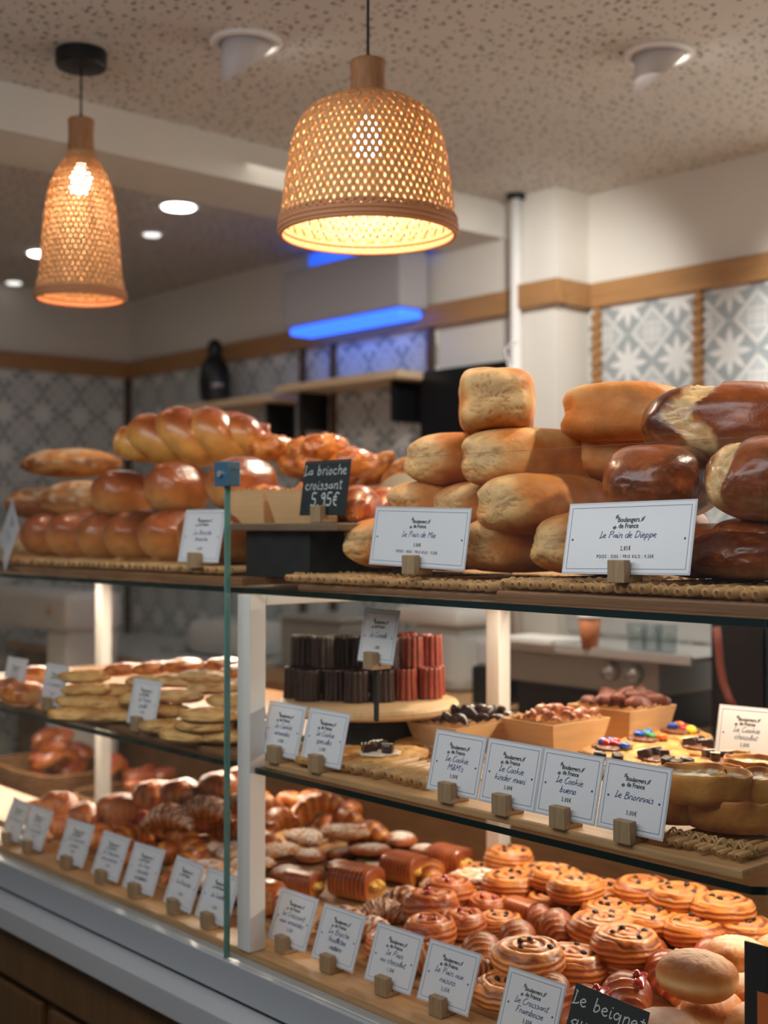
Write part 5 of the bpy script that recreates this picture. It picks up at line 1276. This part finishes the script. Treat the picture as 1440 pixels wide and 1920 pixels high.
# push neighbours apart where they would share the same room
for it in range(70):
    for i, a in enumerate(PILE):
        for b in PILE[:i]:
            if abs(a['base'] + a['h'] / 2 - b['base'] - b['h'] / 2) > (a['h'] + b['h']) * .40: continue
            dx, dy = a['x'] - b['x'], a['y'] - b['y']; d = math.hypot(dx, dy) or .001; D = (a['r'] + b['r']) * .90
            if d < D:
                m = (D - d) * .22 / d; a['x'] += dx * m; a['y'] += dy * m; b['x'] -= dx * m; b['y'] -= dy * m
    for a in PILE:
        a['x'] = min(max(a['x'], -3.55), -.40); a['y'] = min(max(a['y'], 1.435 + a['r'] * .6), (1.94 if a['x'] > -2.8 else 1.62) - a['r'] * .6)
# settle: drop or lift every pastry so that it rests on the board or on a lower one
for a in PILE:
    held = [b for b in PILE if b is not a and b['base'] < a['base'] and math.hypot(a['x'] - b['x'], a['y'] - b['y']) < (a['r'] + b['r']) * .9]
    a['sup'] = a['base'] if held else 0.0
by = {}
for a in PILE:
    o = put(a['name'], a['me'], (a['x'], a['y'], deck(a['y']) + a['sup'] + .0015), a['rz'], 'x', a['cat'], a['grp'], rot=Euler((sl, 0, 0)).to_matrix().to_4x4().__matmul__(Matrix.Rotation(a['rz'], 4, 'Z')).to_euler(), sc=a['sc'])
    by.setdefault(a['kind'], []).append((a['px'], o)); a['o'] = o
FM = {a['kind']: (a['fmt'], a['case']) for a in PILE}
for k, l in by.items():
    if k == 'lbun': l[0][1]['label'] = 'small dark domed bun standing alone behind the glass joint'; continue
    label_pile(l, FM[k][0], '%s of the white post' % FM[k][1])
# raisins and jam are parts
rsn = tri_chunk(3, .0062, raisin, .8)
jam_dot = tri_chunk(5, .0085, jam, .75)
q = MB(); q.tube([(.034 * math.sin(t_ * 1.2), -.004 + .004 * math.cos(t_ * 2), .052 + .006 * math.cos(t_ * 1.5)) for t_ in np.linspace(-1, 1, 12)], [.002, .005, .007, .008, .0085, .009, .009, .0085, .008, .006, .004, .002], 10, flat=.45); jam_line = q.mesh('glaze', jam, True)
for a in PILE:
    if a['kind'] == 'raisin':
        for k in range(4):
            an = k * 1.7 + a['px']; rr = .012 + .026 * ((k * .37 + a['px'] * .01) % 1)
            link('raisin', rsn, a['o'], loc=(rr * math.cos(an), rr * math.sin(an), .0400 - .004 * (rr / .04) ** 2))
    if a['kind'] == 'frb':
        link('jam_dot', jam_dot, a['o'], loc=(0, .004, .062)); link('jam_glaze', jam_line, a['o'])
    if a['kind'] == 'red':
        for k in range(2): link('red_berry', jam_dot, a['o'], loc=(.014 * math.cos(k * 2.5 + a['px']), .014 * math.sin(k * 2.5 + a['px']), .047))
    if a['kind'] == 'rol':
        for sx in (-1, 1):
            link('crumb_end', m_disc(600 + int(a['px']), .020, .020, 2.0, lambda x, y, z, nz, n2: mixc(srgb(240, 208, 124), srgb(214, 160, 76), sm(-.2, .4, n2)), crust, bump=.25), a['o'], loc=(sx * .037, 0, .018))
# chalk sign and black poster at the bottom right
chalk_sign(Vector((PZ(1195, 2000, DZ).x, 1.350, DZ)), .125, .105, math.radians(18), .0, [('Le beignet', .0102, -.002, .078, .0017), ('au sucre', .0102, -.006, .050, .0017), ('2,20\u20ac', .0125, 0, .02, .002)], 'black chalk sign reading Le beignet in front of the sugared buns', 'the Le beignet chalk sign', roll=math.radians(3))
p = PY(1391, 1766, 1.34); hh = .16
t = empty('poster_stand', (p.x, 1.345, p.z - hh), 0, 'black upright poster with an orange block at the lower right edge', 'poster')
MB().box2((0, 0, 0), (.10, .003, hh)).obj('poster_board', blackm, t)
q = MB(); q.box2((.018, -.0006, .02), (.10, -.0001, .105)); q.obj('orange_block', mat('orange_print', srgb(206, 104, 44), rough=.5), t)
q = MB(); hand(q, 'W', .02, 0, 0, .004) if False else q.tube([(.058, -.001, .075), (.063, -.001, .052), (.068, -.001, .068), (.073, -.001, .052), (.078, -.001, .075)], .0018, 6); q.obj('white_letter', paper, t)
MB().box2((0, .0035, 0), (.10, .04, .006)).obj('foot', blackm, t)
# ================================================================ BEHIND THE COUNTER
CT = 1.0
t = empty('back_counter', (-3.0, 3.1, 0), 0, 'long back counter with wooden top running along the wall', 'counter')
def bp(n, a, b, m, bev=0): o = Vector((3.0, -3.1, 0)); return MB().box2(Vector(a) + o, Vector(b) + o, bev).obj(n, m, t)
bp('cabinet', (-5.9, 2.82, 0), (-.2, 3.44, CT - .031), woodd); bp('worktop', (-5.9, 2.76, CT - .03), (-.2, 3.452, CT), wood, .003)
o = MB().box2((-1.0, -.36, 0), (.68, .33, .012), .003).obj('steel_worktop', mat('pale_steel', srgb(205, 208, 206), rough=.4, metal=.2), loc=(-4.75, 3.12, CT + .0005)); tag(o, 'brushed steel sheet top on the left of the back counter', 'worktop')
# wall shelves
for px0, px1, z, lab in ((515, 745, EYE + .603, 'upper right pale wood wall shelf below the insect lamp'), (318, 505, EYE + .574, 'left pale wood wall shelf carrying the dark vase')):
    yf = 3.25; a = PY(px0, 700, yf).x; b = PY(px1, 700, yf).x
    t = empty('wall_shelf', ((a + b) / 2, yf, z - .03), 0, lab, 'shelf'); w = (b - a) / 2
    MB().box2((-w, 0, 0), (w, WY - .0125 - yf, .030), .002).obj('plank', mat('shelf_wood', srgb(222, 196, 160), rough=.5, noise=.12, nscale=6, stretch=(1, 14, 14)), t)
    for s_ in (-.75, .75): MB().box2((s_ * w - .01, .06, -.16), (s_ * w + .01, WY - .0125 - yf, -.0005), .002).obj('bracket', black, t)
    if px0 < 400:
        p = PY(399, 740, 3.33)
        q = MB(); q.lathe([(.045, 0), (.066, .03), (.074, .10), (.066, .17), (.040, .215), (.028, .235), (.036, .25), (.030, .285), (.012, .30)], 30); me = q.mesh('dark_vase', black, True)
        tag(link('dark_vase', me, loc=(p.x, 3.34, z + .0005)), 'tall black vase standing on the left wall shelf', 'vase')
        p = PY(402, 740, 3.28)
        t2 = empty('glass_jar', (p.x + .03, 3.275, z + .0005), 0, 'small glass jar in front of the black vase', 'jar')
        MB().lathe([(.030, 0), (.034, .005), (.034, .05), (.026, .06), (.026, .064)], 24).obj('body', jarg, t2, True)
        MB().lathe([(.029, .0645), (.029, .078), (.027, .08)], 24).obj('lid', steel, t2, True)
# black menu screen
a, b = PY(786, 700, 3.38).x, PY(951, 690, 3.38).x
t = empty('menu_screen', ((a + b) / 2, 3.385, 1.58), 0, 'black menu screen on the wall behind the tan loaves', 'screen')
MB().box2((a - (a + b) / 2, 0, 0), (b - (a + b) / 2, .045, .575), .004).obj('casing', black, t)
MB().box2((a - (a + b) / 2 + .01, -.002, .01), (b - (a + b) / 2 - .01, -.0002, .565)).obj('display', mat('dark_screen', srgb(16, 18, 22), rough=.3), t)
MB().box2((-.05, .0455, .2), (.05, WY - 3.385 - .001, .35)).obj('mount', black, t)
# espresso machine
X0, X1 = -2.60, -2.05; Y0 = 2.78
t = empty('espresso_machine', (X0, Y0, CT + .0305), 0, 'stainless espresso machine with two knobs behind the punnets', 'coffee machine')
W = X1 - X0
MB().box2((0.02, .03, -.03), (W - .02, .42, .072), .004).obj('base', black, t)
fp = MB().box2((0, 0, .0725), (W, .44, .175), .006).obj('machine_panel', steels, t)
q = MB(); q.box2((-.02, -.05, .178), (W + .14, .26, .190), .004); q.box2((-.02, -.055, .170), (W + .14, -.045, .196), .003); q.obj('cup_tray', steel, t)
for k, xx in enumerate((.395, .475)):
    q = MB(); q.cyl((xx, -.001, .130), (xx, -.028, .130), .026, .022, 20); q.cyl((xx, -.0285, .130), (xx, -.034, .130), .012, .010, 16); kn = q.obj('knob', mat('chrome', srgb(225, 225, 225), rough=.2, metal=.6), fp, True)
MB().box2((.0, .27, .1955), (W + .05, .42, .33), .01).obj('upper_body', steel, t)
MB().box2((W + .145, .02, -.03), (W + .32, .42, .30), .01).obj('side_box', black, t) 
def cup(px, py, y, s, lab, m, z):
    p = PY(px, py, y); t = empty('paper_cup', (p.x, y, z), 0, lab, 'cup')
    MB().lathe([(.028 * s, 0), (.040 * s, .105 * s)], 26).obj('cup', m, t, True)
    MB().lathe([(.042 * s, .1055 * s), (.043 * s, .112 * s), (.038 * s, .122 * s)], 26).obj('lid', white, t, True)
zt = CT + .221 + .0005
cup(1106, 1200, 2.74, .78, 'brown takeaway cup with white lid on the espresso machine', mat('cup_brown', srgb(196, 120, 74), rough=.6), zt)
for px, l in ((1195, 'left'), (1222, 'middle'), (1250, 'right')):
    p = PY(px, 1210, 2.78); t = empty('drinking_glass', (p.x, 2.78, zt), 0, 'small drinking glass on the espresso machine, %s of three' % l, 'glass', 'glasses on the espresso machine')
    MB().lathe([(.020, 0), (.026, .002), (.029, .075), (.027, .075), (.023, .006)], 24, cap=False).obj('bowl', jarg, t, True); MB().cyl((0, 0, .0), (0, 0, .004), .0195, n=20).obj('base', jarg, t)
p = PY(1005, 1200, 2.76); tag(MB().box2((-.10, -.05, 0), (.10, .09, .016), .003).obj('paper_stack', white, loc=(p.x, 2.76, zt)), 'low stack of white napkins on the steel machine', 'napkins')
# hose and blackboard
q = MB(); pts = [PY(x, y, 2.62) for x, y in ((1343, 1175), (1347, 1210), (1350, 1245), (1356, 1280), (1366, 1308), (1378, 1330))]
c = Vector((X0, Y0, CT + .0305)); q.tube([v - c for v in pts], .010, 10).obj('red_hose', mat('red_hose', srgb(150, 78, 60), rough=.5), bpy.data.objects['espresso_machine'], True)['label'] = 'brownish red hose'
p = PY(1355, 1310, 2.72)
t = empty('menu_blackboard', (p.x + .06, 2.80, CT + .0005), -.0, 'black menu board with faint chalk lines at the right', 'blackboard')
MB().box2((0, 0, 0), (.42, .02, .30), .003).obj('board', slate, t)
q = MB()
for i in range(6): 
    st, wd = strokes(['cafe noisette', 'the vert menthe', 'chocolat chaud', 'jus orange frais', 'formule midi', 'sandwich boisson'][i], .011, .2, 1)
    for s_ in st: ribbon(q, [(x, y) for x, y in s_], .0022, 0, .03, .255 - i * .04)
bmesh.ops.transform(q.bm, matrix=Matrix.Translation((0, -.0012, 0)) @ Matrix.Rotation(PI / 2, 4, 'X'), verts=q.bm.verts[:]); q.obj('chalk_writing', mat('faint_chalk', srgb(110, 126, 128), rough=.9), t)
p = PZ(1335, 1322, CT + .03); tag(MB().box2((-.12, -.04, 0), (.12, .04, .022), .006).obj('steel_tray', steel, loc=(p.x, p.y, CT + .0005)), 'shiny steel tray on the wooden worktop at right', 'tray')
tag(put('dark_sack', m_disc(700, .075, .08, 2.4, lambda x, y, z, nz, n2: mixc(srgb(70, 64, 62), srgb(96, 88, 84), sm(-.3, .4, nz)), crust, bump=.12), (PY(1420, 1300, 2.66).x + .06, 2.86, CT + .0005), 0, 'dark grey cloth bundle on the worktop at the right edge', 'cloth'))
# left side: white bread slicer and scale
def mach(name, px, py, y, lab, cat, parts, z=CT + .0130):
    p = PY(px, py, y); t = empty(name, (p.x, y, z), 0, lab, cat)
    for n, a, b, m, bev in parts: MB().box2(a, b, bev).obj(n, m, t)
    return t
t = empty('bread_slicer', (-4.76, 2.48, 0), 0, 'white bread slicer with a small orange warning sticker at far left', 'machine')
for n, a, b, m, bev in [('hood', (-.85, 0, 1.12), (0, .26, 1.285), white, .03), ('column', (-.18, .01, .12), (-.01, .25, 1.119), white, .01), ('pedestal', (-.80, 0, 0), (0, .26, .1195), white, .01)]: MB().box2(a, b, bev).obj(n, m, t)
q = MB(); vs = [q.bm.verts.new(v) for v in ((-.165, -.002, 1.19), (-.115, -.002, 1.19), (-.14, -.002, 1.235))]; q.bm.faces.new(vs); q.obj('warning_sticker', mat('orange_sticker', srgb(230, 160, 40), rough=.5), t)
mach('kitchen_scale', 395, 1200, 3.0, 'pale rounded kitchen appliance on the steel top', 'scale', [('body', (-.20, 0, 0), (.18, .26, .15), mat('pale_plastic', srgb(205, 208, 206), rough=.35), .05), ('tray', (-.32, -.05, .0), (-.205, .2, .03), steel, .004)])
mach('steel_box', 600, 1190, 3.0, 'steel container on the back counter behind the caneles', 'container', [('body', (-.25, 0, 0), (.12, .26, .20), steels, .02), ('lid', (-.26, -.01, .2005), (.13, .27, .215), steel, .004)], z=CT + .0005)
mach('white_mixer', 820, 1200, 3.0, 'white kitchen mixer behind the caneles', 'mixer', [('body', (-.16, 0, 0), (.10, .2, .22), mat('pale_plastic', srgb(190, 194, 192), rough=.35), .04), ('head', (-.20, -.02, .2205), (.12, .2, .28), white, .02)], z=CT + .0005)
mach('dark_grinder', 905, 1230, 2.86, 'small dark grinder left of the espresso machine', 'grinder', [('body', (-.05, 0, 0), (.05, .12, .12), black, .01), ('hopper', (-.04, .01, .1205), (.04, .11, .2), greym, .01)], z=CT + .0005)
# back row: paper bag with baguette ends and round paddle
p = PY(700, 840, 1.88); zb = ZT + .0115
t = empty('paper_bag', (p.x, 1.88, zb), 0, 'brown paper bag holding baguette ends behind the paddle', 'bag')
q = MB(); q.box2((-.10, -.035, 0), (.10, .035, .19), .004); q.obj('bag', kraft, t)
bgm = m_loaf(720, .10, .045, .045, 2.2, 'country')
for i, dx in enumerate((-.075, -.035, .01, .05, .085)):
    put('baguette_end', bgm, (p.x + dx, 1.88 + .012 * (-1) ** i, zb + .20 + .012 * (i % 2)), .3 * i, 'baguette end in the paper bag, %s from left' % ORD[i], 'bread', 'baguette ends in the paper bag', rot=(0, -1.2 + .15 * i, .3))
p = PY(752, 905, 1.80); R_ = .105
q = MB(); q.cyl((0, 0, R_), (0, .012, R_), R_, n=64); q.box2((-.03, -.03, -.0), (.03, .04, .012), .002)
o = q.obj('round_paddle', mat('paddle_grey', srgb(196, 196, 170), rough=.6), loc=(p.x, 1.80, zb)); tag(o, 'pale round disc standing upright behind the tan loaves', 'disc')
# low bench with baskets behind the left case
t = empty('low_bench', (-4.6, 2.0, 0), 0, 'low wooden bench behind the left case holding baskets', 'bench')
MB().box2((-.9, 0, .46), (1.6, .45, .49), .003).obj('bench_top', woodd, t)
for sx in (-.8, 1.5):
    for yy in (.03, .38): MB().box2((sx, yy, 0), (sx + .05, yy + .05, .4595)).obj('leg', woodd, t)
rollm = [m_loaf(730 + i, .12, .055, .05, 2.1, 'brioche') for i in range(3)]
def basket(px, L, W, H, lab, n, seed):
    p = PY(px, 1450, 2.22); t = empty('wicker_basket', (p.x, 2.22, .4905), 0, lab, 'basket')
    q = MB(); n_ = 44
    for k in range(int(H / .011)):
        z = .006 + k * .011; f = .86 + .14 * z / H
        q.tube([((L / 2 * f + .002 * math.sin(i * PI / 2 + k * PI)) * math.copysign(abs(math.cos(2 * PI * i / n_)) ** .5, math.cos(2 * PI * i / n_)), (W / 2 * f + .002 * math.sin(i * PI / 2 + k * PI)) * math.copysign(abs(math.sin(2 * PI * i / n_)) ** .5, math.sin(2 * PI * i / n_)), z) for i in range(n_)], .0065, 5, True)
    q.box2((-L / 2 * .84, -W / 2 * .84, 0), (L / 2 * .84, W / 2 * .84, .008)); q.obj('wicker', mat('dark_wicker', srgb(150, 108, 68), rough=.7, noise=.35, nscale=50), t, True)
    rng = random.Random(seed)
    for i in range(n):
        put('bread_roll', rollm[i % 3], (p.x + rng.uniform(-.30, .30) * L, 2.22 + rng.uniform(-.26, .26) * W, .49 + H * .55 + .045 * (i // 6) + rng.uniform(0, .02)), 0, 'small golden brown roll heaped in the %s' % lab.split(' of ')[0], 'roll', 'rolls in the %s' % lab.split(' of ')[0], rot=(rng.uniform(-.3, .3), rng.uniform(-.5, .5), rng.uniform(0, 6)))
basket(105, .50, .34, .20, 'far left wicker basket of bread rolls', 22, 1)
basket(262, .42, .34, .18, 'right wicker basket of bread rolls', 20, 2)
t = empty('white_bowl', (-4.90, 2.28, .4905), 0, 'white bowl beside the left bread basket at the photo edge', 'bowl')
MB().lathe([(.05, 0), (.08, .03), (.105, .085), (.10, .085), (.075, .035), (.045, .008)], 32, cap=True).obj('bowl', white, t, True)
